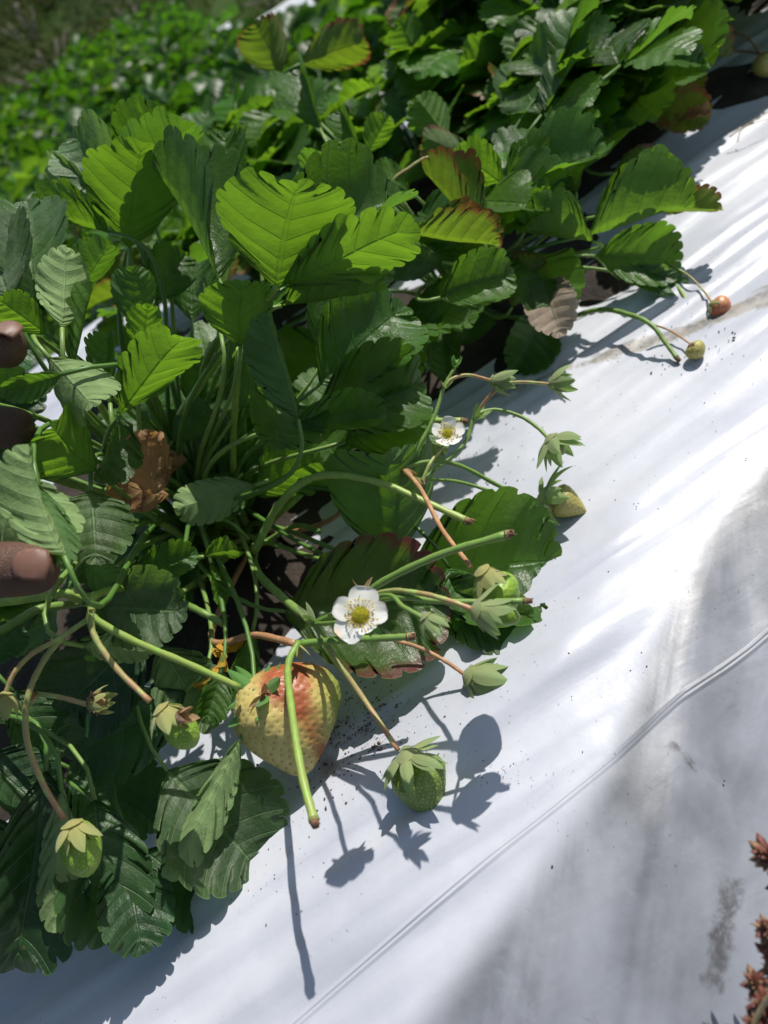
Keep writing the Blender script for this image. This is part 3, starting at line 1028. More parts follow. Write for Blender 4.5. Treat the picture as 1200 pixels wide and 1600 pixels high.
def grow(plant, n, hmin, hmax, size, seed, kinds='gggggyyyp', inc=(.15, 1.1), azr=(0, 6.283), filt=None):
    rr = random.Random(seed)
    made = 0; tries = 0
    while made < n and tries < n * 12:
        tries += 1
        t = (made + .5) / n
        az = azr[0] + (azr[1] - azr[0]) * ((made * .618 + rr.uniform(-.08, .08)) % 1.0)
        i = inc[0] + (inc[1] - inc[0]) * rr.random()
        pl = hmin + (hmax - hmin) * rr.random()
        pts, fr = leaf_geom(rr, None, plant.location.copy(), az, pl, i, size * rr.uniform(.8, 1.15))
        if filt and not filt(fr, rr): continue
        made += 1
        kind = rr.choice(kinds)
        st = tube_obj('leaf_stalk', pts, .0018, .0011, MPET, plant, sides=6)
        for f in fr:
            link('leaflet', lib(kind, rr.randrange(7)), st, f)
    return made
# ================================================================ THE PLANTS OF THE NEAR BED
POLY = [(-400, 330), (100, 205), (290, 190), (330, 130), (350, 110), (475, 72), (500, -20), (540, -500), (1500, -500), (1500, -60), (1125, 60), (1105, 160), (1035, 225),
        (1090, 330), (1040, 430), (900, 490), (850, 540), (660, 590), (645, 700), (560, 850), (440, 885), (300, 900), (340, 1130),
        (400, 1240), (380, 1370), (250, 1440), (-400, 1500)]


def inside(x, y, poly=POLY):
    c = False; n = len(poly); j = n - 1
    for i in range(n):
        xi, yi = poly[i]; xj, yj = poly[j]
        if (yi > y) != (yj > y) and x < (xj - xi) * (y - yi) / (yj - yi) + xi: c = not c
        j = i
    return c


def filt_poly(zmin=.0, margin=0):
    def f(frs, rr):
        for m in frs:
            b = m.translation; a = Vector((m[0][1], m[1][1], m[2][1])); X = Vector((m[0][0], m[1][0], m[2][0]))
            for q in (b, b + a, b + a * .6 + X * .45, b + a * .6 - X * .45):
                if q.z < .008: return False
                x, y, z = proj(q)
                if z < zmin or (y < 290 and z < .66 and x < 760): return False
                if 340 < x < 600 and y < 125: return False
                if not inside(x, y): return False
        return True
    return f


def plant(x, y, label, group='strawberry plants in the near bed'):
    o = empty('strawberry_plant', (x, y, 0.0))
    tag(o, label, 'strawberry plant', group)
    soil_shade_patch(Vector((x, y, 0)), int(x * 1000) + 5)
    return o


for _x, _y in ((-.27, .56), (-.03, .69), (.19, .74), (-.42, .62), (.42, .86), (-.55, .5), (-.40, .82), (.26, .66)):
    soil_shade_patch(Vector((_x, _y, 0)), int(_x * 999))  # dark sheets between the crowns, standing in for shade under the leaves


PL1 = plant(-.105, .475, 'strawberry plant parted by the fingers, with the white flower and big blushing fruit')
PL0 = plant(-.40, .42, 'strawberry plant in the bottom left corner with broad glossy leaves drooping onto the plastic')
PL2 = plant(.150, .545, 'strawberry plant behind the flowering one, its two small ripening fruits lying on the plastic')
PL3 = plant(.385, .680, 'strawberry plant at upper right with a brown torn leaf edge over the white plastic')
PL4 = plant(.690, .730, 'strawberry plant cut by the top right corner with a pale round fruit')

# --- hero leaflets of plant 1: (base px, py, cm, tip px, py, cm, width, roll, fold, bend, kind)
H1 = [
    (205, 300, 47, 112, 208, 47, 1.0, 12, 12, 25, 'p'),
    (222, 285, 47.5, 262, 178, 46.5, 1.25, 30, 30, 40, 'g'),
    (203, 388, 45, 222, 222, 44, .85, 166, 20, 24, 'y'),
    (208, 370, 45.5, 292, 190, 45, .55, 150, 20, 24, 'g'),
    (342, 436, 40, 245, 258, 42, .95, -58, 48, 14, 'g'),
    (362, 320, 50, 352, 208, 50, .85, 10, 22, 20, 'g'),
    (431, 448, 38.5, 466, 288, 36.5, 1.02, 168, 16, 22, 'y'),
    (455, 440, 39.5, 628, 300, 40.5, 1.05, 38, 30, 16, 'g'),
    (440, 446, 38.4, 648, 350, 37.6, .40, 150, 20, 6, 'y'),
    (376, 540, 38.5, 380, 440, 38.5, 1.15, 160, 26, 20, 'y'),
    (500, 445, 42, 610, 408, 42, .95, 15, 16, 20, 'p'),
    (440, 478, 40, 604, 452, 39, .8, 75, 62, 10, 'y'),
    (466, 655, 37, 415, 488, 40, .62, 150, 40, 12, 'g'),
    (500, 600, 44, 632, 478, 45, 1.0, 12, 14, 18, 'g'),
    (505, 560, 46, 540, 470, 47, 1.1, 8, 14, 18, 'g'),
    (495, 650, 43, 662, 596, 44, 1.0, 10, 18, 22, 'g'),
    (540, 690, 44, 668, 650, 45, .9, 5, 14, 22, 'g'),
    (455, 668, 41, 602, 648, 41, .62, 20, 36, 22, 'g'),
    (432, 625, 42, 428, 702, 40, 1.55, 20, 10, 40, 'g'),
    (52, 470, 40, 42, 312, 42, .85, 10, 20, 14, 'p'),
    (15, 470, 39, -30, 350, 41, .95, 0, 14, 18, 'p'),
    (170, 362, 44, 52, 352, 44, 1.05, -80, 62, 12, 'y'),
    (165, 330, 47, 70, 290, 49, .85, 0, 14, 24, 'p'),
    (97, 512, 36, 104, 383, 37, .66, 176, 20, 6, 'c'),
    (114, 475, 39, 172, 384, 39, .62, 155, 26, 8, 'g'),
    (113, 580, 37, 152, 444, 37, .42, 120, 40, 6, 'y'),
    (72, 522, 37, -6, 466, 37, .72, -165, 20, 12, 'y'),
    (212, 510, 41, 208, 416, 42, .90, 178, 16, 8, 'g'),
    (222, 556, 39, 232, 474, 39.5, .62, 170, 12, 10, 'y'),
    (188, 648, 37, 292, 528, 37, .52, 150, 30, 26, 'y'),
    (172, 630, 39, 168, 520, 40, .62, 20, 40, 14, 'g'),
    (345, 520, 40, 322, 428, 41, .36, 70, 30, 10, 'p'),
    (372, 640, 43, 424, 546, 44, .72, 176, 14, 10, 'g'),
    (300, 640, 47, 330, 560, 47, .9, 10, 18, 18, 'g'),
    (230, 470, 47, 290, 400, 48, .95, 8, 16, 18, 'g'),
    (300, 500, 49, 300, 410, 50, 1.0, 5, 16, 20, 'g'),
    (400, 400, 46, 365, 330, 47, .85, 10, 20, 14, 'p'),
    (270, 690, 46, 330, 640, 47, .9, 170, 20, 14, 'g'),
    # round the fingers
    (78, 560, 35, 148, 636, 34, 1.05, 172, 20, 16, 'c'),
    (95, 585, 34, 2, 612, 33, .62, 14, 30, 30, 'g'),
    (-60, 650, 47, 70, 612, 46, .9, 8, 18, 20, 'k'),
    (-50, 720, 46, 80, 700, 45, .9, 8, 18, 20, 'k'),
    (-60, 580, 47, 50, 540, 47, .9, 8, 18, 20, 'k'),
    (150, 735, 36, 82, 668, 35, 1.2, 165, 38, 50, 'y'),
    (185, 645, 38, 148, 752, 36, .75, 40, 34, 24, 'g'),
    (100, 868, 29.5, 38, 694, 30, .70, 150, 44, 30, 'c'),
    (-30, 730, 31, 95, 868, 31, .85, 176, 18, 12, 'c'),
    (60, 760, 31.5, 96, 880, 29.6, .45, 160, 40, 20, 'g'),
    (142, 768, 36, 150, 882, 34, .95, 8, 16, 26, 'p'),
    (128, 880, 38, 205, 940, 38, .7, 170, 16, 20, 'g'),
    (160, 950, 38, 292, 956, 37, 1.02, 4, 12, 24, 'p'),
    (205, 905, 41, 308, 862, 41, .62, 10, 22, 24, 'g'),
    (398, 758, 45, 272, 794, 44, .62, 172, 16, 14, 'c'),
    (398, 772, 47, 502, 716, 47, .75, 165, 26, 20, 'y'),
    (380, 740, 49, 440, 690, 50, .8, 10, 20, 20, 'g'),
    (300, 770, 49, 380, 760, 49, .6, 20, 20, 20, 'g'),
    (318, 870, 44, 372, 858, 43, .42, 150, 30, 20, 'y'),
    (330, 880, 45, 345, 950, 44, .4, 20, 30, 20, 'y'),
    # low leaves on the right, over the plastic
    (618, 868, 42, 604, 712, 42, 1.32, 172, 16, 14, 'g'),
    (640, 900, 43, 874, 876, 43, 1.06, 10, 14, 18, 'g'),
    (700, 885, 42, 742, 986, 42, .85, 8, 24, 34, 'g'),
    (665, 920, 43.2, 836, 985, 42, .62, -6, 18, 20, 'p'),
    (446, 955, 42, 702, 946, 40.5, .92, 4, 12, 14, 'r'),
    (590, 670, 47, 700, 700, 46, .8, 172, 14, 14, 'c'),
    # low leaves at the left, under the thin stalks
    (225, 985, 39, 96, 1112, 39, .95, 5, 12, 22, 'k'),
    (290, 1080, 41, 112, 1188, 40, .72, 4, 14, 22, 'k'),
    (250, 1010, 42, 330, 1140, 41, .8, 6, 14, 20, 'p'),
    (130, 1010, 35, 245, 1015, 38, .45, 172, 20, 10, 'c'),
    (376, 1156, 37, 258, 1372, 34.6, .36, 160, 34, 14, 'c'),
    (262, 1205, 38.5, 404, 1360, 37, 1.08, 8, 12, 18, 'p'),
    (225, 1330, 38.6, 352, 1430, 37.4, .80, 6, 14, 20, 'k'),
    (345, 1050, 41, 320, 1130, 40, .8, 12, 24, 30, 'g'),
    (395, 985, 43, 360, 1090, 42, .5, 20, 30, 20, 'g'),
]
for h in H1:
    hero(PL1, *h[:6], w=h[6], roll=h[7], fold=h[8], bend=h[9], kind=h[10])
H0 = [
    (72, 1205, 36, 22, 1515, 34.5, .62, 10, 22, 20, 'k'),
    (96, 1236, 34, 82, 1458, 33.4, .34, 172, 30, 16, 'c'),
    (192, 1330, 36.5, 222, 1492, 34, .80, 6, 14, 20, 'k'),
    (148, 1250, 37, 160, 1480, 34.4, .78, 8, 18, 20, 'k'),
    (20, 1080, 41, 88, 1190, 41, .85, 10, 18, 20, 'k'),
    (-40, 1040, 38, 40, 985, 39, .8, 10, 20, 20, 'k'),
    (-30, 1180, 37, 70, 1275, 36.5, .9, 20, 22, 24, 'k'),
    (110, 1200, 43, 250, 1290, 41.5, .9, 8, 18, 20, 'k'),
    (-60, 1260, 37, -10, 1470, 36, .8, 15, 22, 20, 'k'),
    (10, 1210, 37, 95, 1180, 38, .6, 15, 22, 20, 'k'),
    (-170, 1330, 33, -110, 1520, 30.5, .95, 10, 20, 20, 'k'),  # this and the next two: unseen leaves added to shade the plastic
    (-220, 1400, 35, -170, 1640, 32, 1.0, 10, 20, 20, 'k'),
    (-190, 1450, 35, -150, 1690, 31, 1.0, 0, 20, 20, 'k'),
]
for h in H0:
    hero(PL0, *h[:6], w=h[6], roll=h[7], fold=h[8], bend=h[9], kind=h[10])
H2 = [
    (925, 378, 50, 808, 362, 50, 1.2, -80, 62, 8, 'y'),
    (922, 366, 50, 1082, 326, 50, 1.15, 80, 64, 10, 'y'),
    (1010, 330, 52, 1128, 328, 52.5, .55, 140, 30, 10, 'o'),
    (930, 400, 54, 1064, 408, 53, .85, 12, 16, 20, 'g'),
    (960, 425, 54, 1075, 455, 53.2, .40, 20, 20, 20, 'p'),
    (830, 396, 53, 868, 496, 50, .95, 14, 18, 22, 'g'),
    (845, 440, 52, 876, 528, 49.5, .85, 4, 24, 20, 'w'),
    (800, 480, 52.5, 836, 400, 53, .9, 170, 22, 20, 'o'),
    (688, 465, 48, 804, 428, 47, .92, 18, 18, 20, 'g'),
    (690, 410, 49, 610, 398, 50, .92, 10, 18, 22, 'p'),
    (642, 368, 46, 782, 386, 45, .8, 75, 55, 12, 'o'),
    (744, 366, 48, 660, 262, 49, .95, -62, 48, 10, 'o'),
    (788, 292, 52, 708, 236, 53, .72, 200, 18, 20, 'y'),
    (786, 290, 52, 872, 242, 52, 1.0, 85, 60, 12, 'y'),
    (820, 340, 55, 790, 260, 56, .8, 8, 22, 22, 'g'),
    (900, 300, 56, 880, 210, 57, .9, 10, 22, 22, 'g'),
    (660, 560, 52, 640, 500, 51, .7, 165, 22, 20, 'c'),
    (720, 540, 55, 760, 480, 56, 1.0, 8, 22, 22, 'g'),
    (700, 600, 56, 690, 520, 56, 1.0, 8, 22, 22, 'g'),
    (850, 500, 55.5, 800, 580, 54, 1.0, 8, 22, 22, 'g'),
    (560, 290, 53, 470, 262, 54, .9, 10, 20, 24, 'g'),
    (560, 230, 58, 532, 172, 58, 1.1, 20, 36, 10, 'g'),
    (575, 240, 56, 608, 180, 57, .8, 160, 40, 10, 'y'),
    (640, 300, 54, 580, 262, 55, .8, 170, 20, 12, 'y'),
]
for h in H2:
    hero(PL2, *h[:6], w=h[6], roll=h[7], fold=h[8], bend=h[9], kind=h[10])
H3 = [
    (826, 198, 62, 820, 106, 63, 1.05, 10, 18, 22, 'p'),
    (945, 140, 62, 1042, 112, 62, .62, 160, 22, 12, 'o'),
    (1036, 112, 64, 1142, 88, 64, 1.0, 80, 60, 12, 'o'),
    (1030, 110, 65, 992, 62, 66, .8, 200, 20, 12, 'y'),
    (910, 104, 66, 992, 46, 67, .75, 160, 24, 12, 'y'),
    (820, 95, 68, 716, 92, 69, .6, -150, 24, 12, 'y'),
    (840, 80, 68, 880, 20, 69, 1.1, 30, 22, 22, 'g'),
    (830, 90, 67, 905, 66, 67, .5, 150, 24, 12, 'y'),
    (1010, 170, 64, 1108, 190, 61.5, .85, 20, 20, 20, 'b'),
    (990, 150, 66, 1105, 118, 63, .62, 10, 24, 20, 'b'),
    (880, 220, 60, 948, 168, 61, .8, 20, 22, 24, 'p'),
    (870, 205, 61, 800, 175, 61, .7, 170, 24, 12, 'y'),
    (960, 270, 58, 1030, 250, 57, .9, 12, 22, 24, 'r'),
    (900, 270, 57, 970, 200, 59, .75, 30, 26, 20, 'g'),
    (930, 210, 61, 975, 150, 62, .7, 20, 22, 20, 'p'),
    (745, 250, 57, 662, 212, 58, .7, 165, 20, 12, 'r'),
    (700, 215, 60, 650, 150, 62, .9, 160, 20, 12, 'y'),
    (440, 112, 68, 398, 38, 68, 1.35, 176, 14, 12, 'o'),
    (470, 100, 68, 572, 66, 69, .7, 165, 18, 12, 'o'),
    (500, 200, 63, 470, 110, 65, .95, 25, 40, 12, 'g'),
    (660, 90, 72, 620, 30, 73, .9, 165, 20, 12, 'y'),
    (960, 20, 80, 1060, 10, 79, .6, 160, 22, 12, 'y'),
]
for h in H3:
    hero(PL3 if h[0] > 600 else PL2, *h[:6], w=h[6], roll=h[7], fold=h[8], bend=h[9], kind=h[10])

# --- leaves between and beneath
grow(PL1, 34, .10, .22, .066, 21, filt=filt_poly(.45))
grow(PL1, 10, .04, .09, .055, 22, kinds='gg', filt=filt_poly(.47))
grow(PL0, 16, .08, .18, .068, 23, filt=filt_poly(.42))
grow(PL2, 40, .10, .20, .066, 24, filt=filt_poly(.49))
grow(PL3, 54, .10, .21, .066, 25, kinds='ggyyyygyop', filt=filt_poly(.56))
grow(PL4, 36, .09, .19, .068, 26, kinds='ggyyyygyop', filt=filt_poly(.60))
back = [(-.22, .80, 'strawberry plant behind the hand side of the bed, partly hidden by pale upright leaves'),
        (.05, .84, 'strawberry plant in the back row just above the large folded bright green leaf'),
        (.27, .90, 'strawberry plant in the back row under the olive brown tinted leaf'),
        (.50, .96, 'strawberry plant in the back row at the top middle of the picture'),
        (.76, 1.00, 'strawberry plant in the back row near the top edge, right of the middle'),
        (1.02, 1.02, 'strawberry plant in the back row at the very top right')]
for i, (x, y, lb) in enumerate(back):
    pb_ = plant(x, y, lb)
    grow(pb_, 46, .10, .22, .066, 40 + i, kinds='ggyyyyyogp', filt=filt_poly(.72))

# ================================================================ fruit stalks of plant 1
CR1 = PL1.location + Vector((.02, -.01, .006))
CRP = Vector(P(392, 870, 50))
J1 = (492, 975, 38.0)
J2 = (462, 1006, 37.6)
JD = (628, 732, 40.5)
JE = (143, 950, 34.5)
st_ = [
    ([CR1, (398, 885, 46), (440, 932, 41), J1], .0026, .0021, MS, False),
    ([J1, (522, 1025, 37.2), (568, 1092, 36.4), (622, 1172, 34.8)], .0017, .0012, MSR, False),
    ([CR1, (330, 990, 44), (400, 992, 41), J2], .0019, .0019, MSB, False),
    ([(466, 1004, 37.4), (450, 1042, 36.2), (457, 1120, 33.4), (472, 1212, 31.0), (491, 1283, 29.6)], .0017, .0018, MSL, True),
    ([J2, (540, 1000, 36.8), (600, 997, 36.2), (640, 995, 35.8)], .0019, .0017, MS, True),
    ([(615, 1000, 38), (655, 1012, 38.4), (694, 1032, 38.2), (726, 1054, 38.0)], .0011, .0010, MSB, False),
    ([J1, (545, 948, 36), (600, 908, 34.8), (690, 866, 33.4), (794, 835, 32.2)], .0018, .0017, MS, True),
    ([(515, 962, 36.5), (595, 926, 33.6), (650, 926, 32.2), (700, 938, 31.4), (738, 952, 31)], .0012, .0011, MSR, False),
    ([(520, 960, 36), (600, 930, 32.6), (630, 948, 31.2), (662, 966, 30.4)], .0010, .0010, MS, False),
    ([(530, 955, 35.5), (612, 934, 33.0), (700, 940, 32), (822, 939, 31.2)], .0013, .0012, MS, True),
    ([J1, (516, 974, 35), (545, 970, 32.4), (561, 962, 31.1)], .0012, .0010, MS, False),
    ([CR1, (398, 860, 47), (432, 795, 44), (476, 752, 42), (530, 742, 41), (598, 756, 40), (664, 784, 39.2), (730, 814, 38.4)], .0026, .0017, MSL, True),
    ([CR1, (450, 790, 49), (535, 712, 46), (590, 676, 44.5), (655, 659, 43.5), (724, 658, 42.5)], .0024, .0017, MSL, True),
    ([CR1, (500, 820, 49), (580, 760, 44), JD], .0018, .0014, MSB, False),
    ([JD, (652, 700, 40.6), (678, 652, 40.8), (694, 604, 41), (711, 574, 41)], .0013, .0008, MS, False),
    ([(694, 606, 41), (706, 592, 41), (732, 586, 41.2), (766, 594, 41.5)], .0010, .0009, MSR, False),
    ([(742, 650, 43), (762, 622, 42.5), (784, 602, 42)], .0009, .0009, MSB, False),
    ([(790, 598, 42.6), (822, 597, 42.8), (858, 600, 43)], .0009, .0009, MSR, False),
    ([JD, (664, 722, 41), (714, 726, 41.5), (770, 754, 42.6), (818, 780, 43.2)], .0013, .0012, MS, False),
    ([JD, (650, 748, 41), (712, 752, 42.4), (762, 766, 43), (796, 776, 43.5)], .0010, .0009, MS, False),
    ([(600, 712, 41.6), JD, (656, 762, 38.4), (690, 826, 35.6), (736, 886, 33)], .0013, .0011, MSB, False),
    ([(660, 752, 40.2), (672, 724, 40.4), (690, 700, 41), (696, 684, 41)], .0010, .0008, MSR, False),
    ([(662, 748, 42), (700, 718, 42.4), (728, 690, 42.8), (742, 652, 43), (772, 640, 43.2), (812, 650, 43), (840, 668, 42.6), (858, 686, 42)], .0010, .0011, MS, False),
    # bottom left truss
    ([CR1, (260, 940, 44), (200, 920, 38), (150, 930, 35), JE, (150, 968, 34.4), (210, 1002, 34.8), (290, 1036, 35.6), (374, 1074, 36.4)], .0018, .0017, MSL, False),
    ([JE, (146, 990, 34), (180, 1042, 33.6), (234, 1096, 33.2)], .0015, .0013, MSR, False),
    ([(140, 966, 34.6), (92, 998, 34), (50, 1022, 33.6), (22, 1052, 33.4), (8, 1086, 33.4)], .0012, .0010, MSR, False),
    ([(98, 996, 34.2), (70, 1030, 34), (44, 1088, 33.6), (42, 1154, 33.4), (66, 1222, 33.2), (100, 1280, 33)], .0014, .0013, MSR, False),
    ([(56, 1084, 34), (96, 1090, 33.8), (142, 1102, 33.6)], .0011, .0011, MSR, False),
    ([(-60, 950, 36), (40, 936, 37), (100, 927, 37.5), (165, 925, 40), CR1], .0022, .0022, MSL, False),
    ([(-40, 1010, 37), (20, 975, 38), (60, 952, 38.5), (112, 944, 40), (200, 930, 44)], .0022, .0022, MS, False),
    ([(60, 740, 38), (130, 762, 41), (210, 790, 45), (300, 850, 50)], .0022, .0022, MS, False),
    ([(170, 760, 44), (230, 800, 48), (310, 862, 53)], .0018, .0018, MS, False),
    ([(286, 942, 44), (318, 958, 43), (352, 976, 43)], .0020, .0020, MS, False),
    ([(345, 556, 42), (306, 612, 44), (276, 672, 48), (282, 800, 56)], .0023, .0025, MSL, False),
    ([(232, 598, 42), (252, 640, 45), (268, 700, 50), (280, 800, 56)], .0014, .0016, MS, False),
    ([(374, 545, 39.5), (368, 620, 42), (364, 720, 48), (372, 830, 54)], .0019, .0021, MSL, False),
    ([(98, 510, 36.4), (108, 548, 37), (128, 578, 38), (160, 640, 44), (240, 780, 54)], .0018, .0018, MSL, False),
    ([(330, 806, 48), (362, 818, 47), (388, 842, 48)], .0011, .0012, MS, False),
    ([(205, 388, 45), (204, 430, 46), (210, 520, 50), (260, 760, 57)], .0014, .0018, MS, False),
    ([(500, 830, 46), (460, 822, 48), (410, 850, 50)], .0016, .0018, MS, False),
    ([(432, 448, 37.5), (405, 486, 40), (384, 560, 46), (380, 760, 55)], .0017, .0018, MSL, False),
]
for i, (pts, r0, r1, m, cut) in enumerate(st_):
    stalk(PL1, pts, r0, r1, m, cut, hair=140 if i < 30 else 40, seed=i)

# sheaths at the joints
def sheath(parent, px, py, Z, dx, dy, size, mat='t', seed=0, n=3):
    p = P(px, py, Z); d = P(px + dx, py + dy, Z - .3) - p
    return calyx(parent, p, d, size, mat, n=n, w=.5, ang=26, curl=20, seed=seed, name='stipule', r0=.12)
sheath(PL1, 490, 972, 38, -20, -30, .011, 'g', 1, 3)
sheath(PL1, 462, 1006, 37.4, 20, 20, .009, 't', 2, 3)
sheath(PL1, 630, 734, 40.4, 20, 14, .008, 'b', 3, 3)
sheath(PL1, 143, 952, 34.3, 0, 30, .007, 't', 4, 2)
sheath(PL1, 742, 654, 43, 8, -12, .010, 'g', 5, 5)
sheath(PL1, 566, 926, 37.4, 8, -24, .009, 'b', 6, 2)
sheath(PL1, 662, 756, 40.1, -6, -24, .006, 'b', 7, 2)
sheath(PL1, 60, 1084, 33.9, -16, 10, .006, 'b', 8, 3)
sheath(PL1, 696, 606, 41, 4, -20, .006, 'g', 9, 2)

# --- fruit
def fruit(pl, bx, by, bZ, tx, ty, tZ, prof, mat, ns, sm, label=None, **kw):
    B = P(bx, by, bZ); T = P(tx, ty, tZ)
    o = berry(pl, B, T, prof, mat, ns, sm, **kw)
    if label: o['label'] = label
    return o


PF_BIG = [(0, 0), (.015, .16), (.06, .29), (.15, .40), (.3, .475), (.45, .485), (.6, .42), (.75, .31), (.88, .19), (.96, .10), (1, 0)]
PF_CON = [(0, 0), (.02, .18), (.07, .31), (.18, .42), (.32, .45), (.5, .395), (.7, .285), (.87, .17), (.96, .09), (1, 0)]
PF_PNT = [(0, 0), (.02, .2), (.06, .33), (.15, .42), (.3, .43), (.5, .35), (.7, .235), (.87, .125), (.96, .06), (1, 0)]
PF_RND = [(0, 0), (.02, .2), (.08, .34), (.2, .46), (.4, .51), (.6, .47), (.8, .33), (.93, .16), (1, 0)]
PF_OBL = [(0, 0), (.02, .14), (.08, .24), (.2, .33), (.4, .39), (.62, .38), (.8, .30), (.92, .19), (.98, .08), (1, 0)]

big = fruit(PL1, 432, 1040, 39.0, 474, 1214, 37.6, PF_BIG, MB_big, 520, M_SEED, 'big pale strawberry blushing red and orange, green on one side', squash=.85, lump=.045, seed=3, dimple=.012, ssize=.0125, res=(150, 132))
calyx(big, P(396, 1080, 37.2), P(440, 1110, 38.5) - P(396, 1080, 37.2), .0165, 'v', n=9, w=.40, ang=84, curl=-25, seed=5, r0=.16)
calyx(big, P(412, 1086, 36.7), P(440, 1110, 36.0) - P(412, 1086, 37.2), .0075, 'b', n=6, w=.5, ang=70, curl=30, seed=9, name='dry_sepals', dry=True)
g2 = fruit(PL1, 640, 1186, 35.4, 684, 1277, 35.6, PF_CON, MB_green, 330, M_SEEDG, 'green strawberry with a broad pale calyx on the white plastic', lump=.03, seed=4, dimple=.018, ssize=.022, res=(110, 100))
calyx(g2, P(634, 1178, 34.6), P(684, 1277, 35.4) - P(634, 1178, 34.6), 0.0175, 'g', n=13, w=.37, ang=66, curl=50, seed=12, r0=.20)
g3 = fruit(PL1, 862, 776, 43.2, 917, 801, 43.2, [(a, b * 1.05) for a, b in PF_PNT], MB_yel, 190, M_SEED, 'yellow green conical strawberry lying on the plastic', lump=.02, seed=5, dimple=.02, ssize=.024)
calyx(g3, P(846, 778, 42.6), P(917, 801, 43.0) - P(846, 778, 42.6), .020, 'g', n=12, w=.36, ang=78, curl=58, seed=14, r0=.22)
g4 = fruit(PL1, 765, 900, 33, 795, 972, 33.6, PF_CON, MB_lime, 170, M_SEEDG, 'small lime strawberry under a dry tan calyx', seed=6, dimple=.02, ssize=.027)
calyx(g4, P(752, 890, 32.4), P(790, 938, 32.9) - P(752, 890, 32.4), 0.0112, 't', n=9, w=.62, ang=40, curl=14, seed=16, r0=.22)
g5 = fruit(PL1, 760, 950, 31.4, 812, 968, 31.8, [(a, b * .75) for a, b in PF_OBL], MB_lime, 60, M_SEEDG, seed=7, dimple=.02, ssize=.036)
calyx(g5, P(742, 952, 30.9), P(800, 968, 31.4) - P(742, 952, 30.9), .0145, 'g', n=9, w=.52, ang=34, curl=25, seed=17, r0=.2)
g6 = fruit(PL1, 262, 1118, 33, 306, 1166, 33.2, [(a, b * 1.0) for a, b in PF_OBL], MB_lime, 170, M_SEEDG, 'small green strawberry with pale yellow calyx and dry brown stamens', seed=8, dimple=.02, ssize=.028)
calyx(g6, P(250, 1106, 32.3), P(300, 1160, 32.7) - P(250, 1106, 32.3), .0120, 't', n=9, w=.50, ang=40, curl=28, seed=18, r0=.22)
calyx(g6, P(276, 1120, 32.0), P(300, 1118, 31.9) - P(276, 1120, 32.0), .009, 'b', n=5, w=.5, ang=30, curl=50, seed=19, name='dry_sepals', dry=True)
g7 = fruit(PL1, 116, 1284, 32.8, 138, 1370, 32.6, [(a, b * .92) for a, b in PF_OBL], MB_lime, 190, M_SEEDG, 'oval green strawberry hanging over the bottom left leaves', seed=9, dimple=.02, ssize=.026)
calyx(g7, P(112, 1286, 32.2), P(136, 1360, 32.2) - P(112, 1286, 32.2), .0122, 't', n=11, w=.52, ang=40, curl=34, seed=20, r0=.24)

# --- buds and spent flowers
bud(PL1, 664, 962, 30.4, 690, 994, 30.4, .0112, 'g', 31, ang=34, n=8)
bud(PL1, 730, 1055, 37.9, 782, 1074, 38.2, .0215, 'g', 32, ang=32, n=14, w=.42)
bud(PL1, 859, 684, 41.8, 886, 716, 41.8, .019, 'g', 33, ang=50, n=12, w=.42)
bud(PL1, 768, 595, 41.8, 802, 598, 42.0, .0135, 'g', 34, ang=20, n=12)
bud(PL1, 860, 600, 43.0, 898, 594, 43.2, .0145, 'g', 35, ang=24, n=11)
bud(PL1, 711, 573, 41, 713, 558, 41, .0062, 'v', 36, ang=18, n=6)
bud(PL1, 8, 1084, 33.4, 10, 1126, 33.2, .013, 't', 37, ang=24, n=9)
bud(PL1, 140, 1100, 33.6, 184, 1092, 33.4, .0125, 't', 38, ang=26, n=8, brown=True)

# --- flowers
fl = flower(PL1, 563, 962, 30.8, 556, 800, 18, .0114,
            [(80, 1.0, 1.08, 4), (160, .95, .86, 8), (232, 1.02, 1.05, 2), (300, .62, .80, 12), (8, .92, .82, 8)], 3)
fl2 = flower(PL1, 699, 678, 40.6, 704, 600, 36.5, .0088,
             [(80, .85, .9, 30), (170, .9, .9, 24), (245, .9, .95, 10), (310, .95, .95, 14), (10, 1.0, .95, 20)], 4)

# --- fruit of the plants behind
f1 = fruit(PL2, 1112, 474, 49.2, 1142, 486, 49.2, [(a, b * 1.15) for a, b in PF_RND], MB_red, 60, M_SEED, 'small red ripening strawberry lying on the plastic', seed=41, ssize=.035)
calyx(f1, P(1110, 474, 49.0), P(1142, 486, 49) - P(1110, 474, 49.0), .0075, 't', n=7, w=.5, ang=60, curl=40, seed=42, r0=.2)
f2 = fruit(PL2, 1078, 538, 46.8, 1098, 558, 46.8, [(a, b * 1.1) for a, b in PF_RND], MB_yel, 50, M_SEED, 'small yellow strawberry lying on the dried water mark', seed=43, ssize=.04)
calyx(f2, P(1078, 537, 46.6), P(1098, 558, 46.8) - P(1078, 537, 46.6), .0045, 'b', n=6, w=.5, ang=70, curl=40, seed=44, r0=.2)
f3 = fruit(PL4, 1190, 86, 66, 1206, 122, 66, PF_RND, MB_yel, 60, M_SEED, seed=45, ssize=.035)
calyx(f3, P(1190, 84, 65.6), P(1206, 122, 66) - P(1190, 84, 66), .010, 'b', n=6, w=.4, ang=80, curl=10, seed=46, r0=.2)
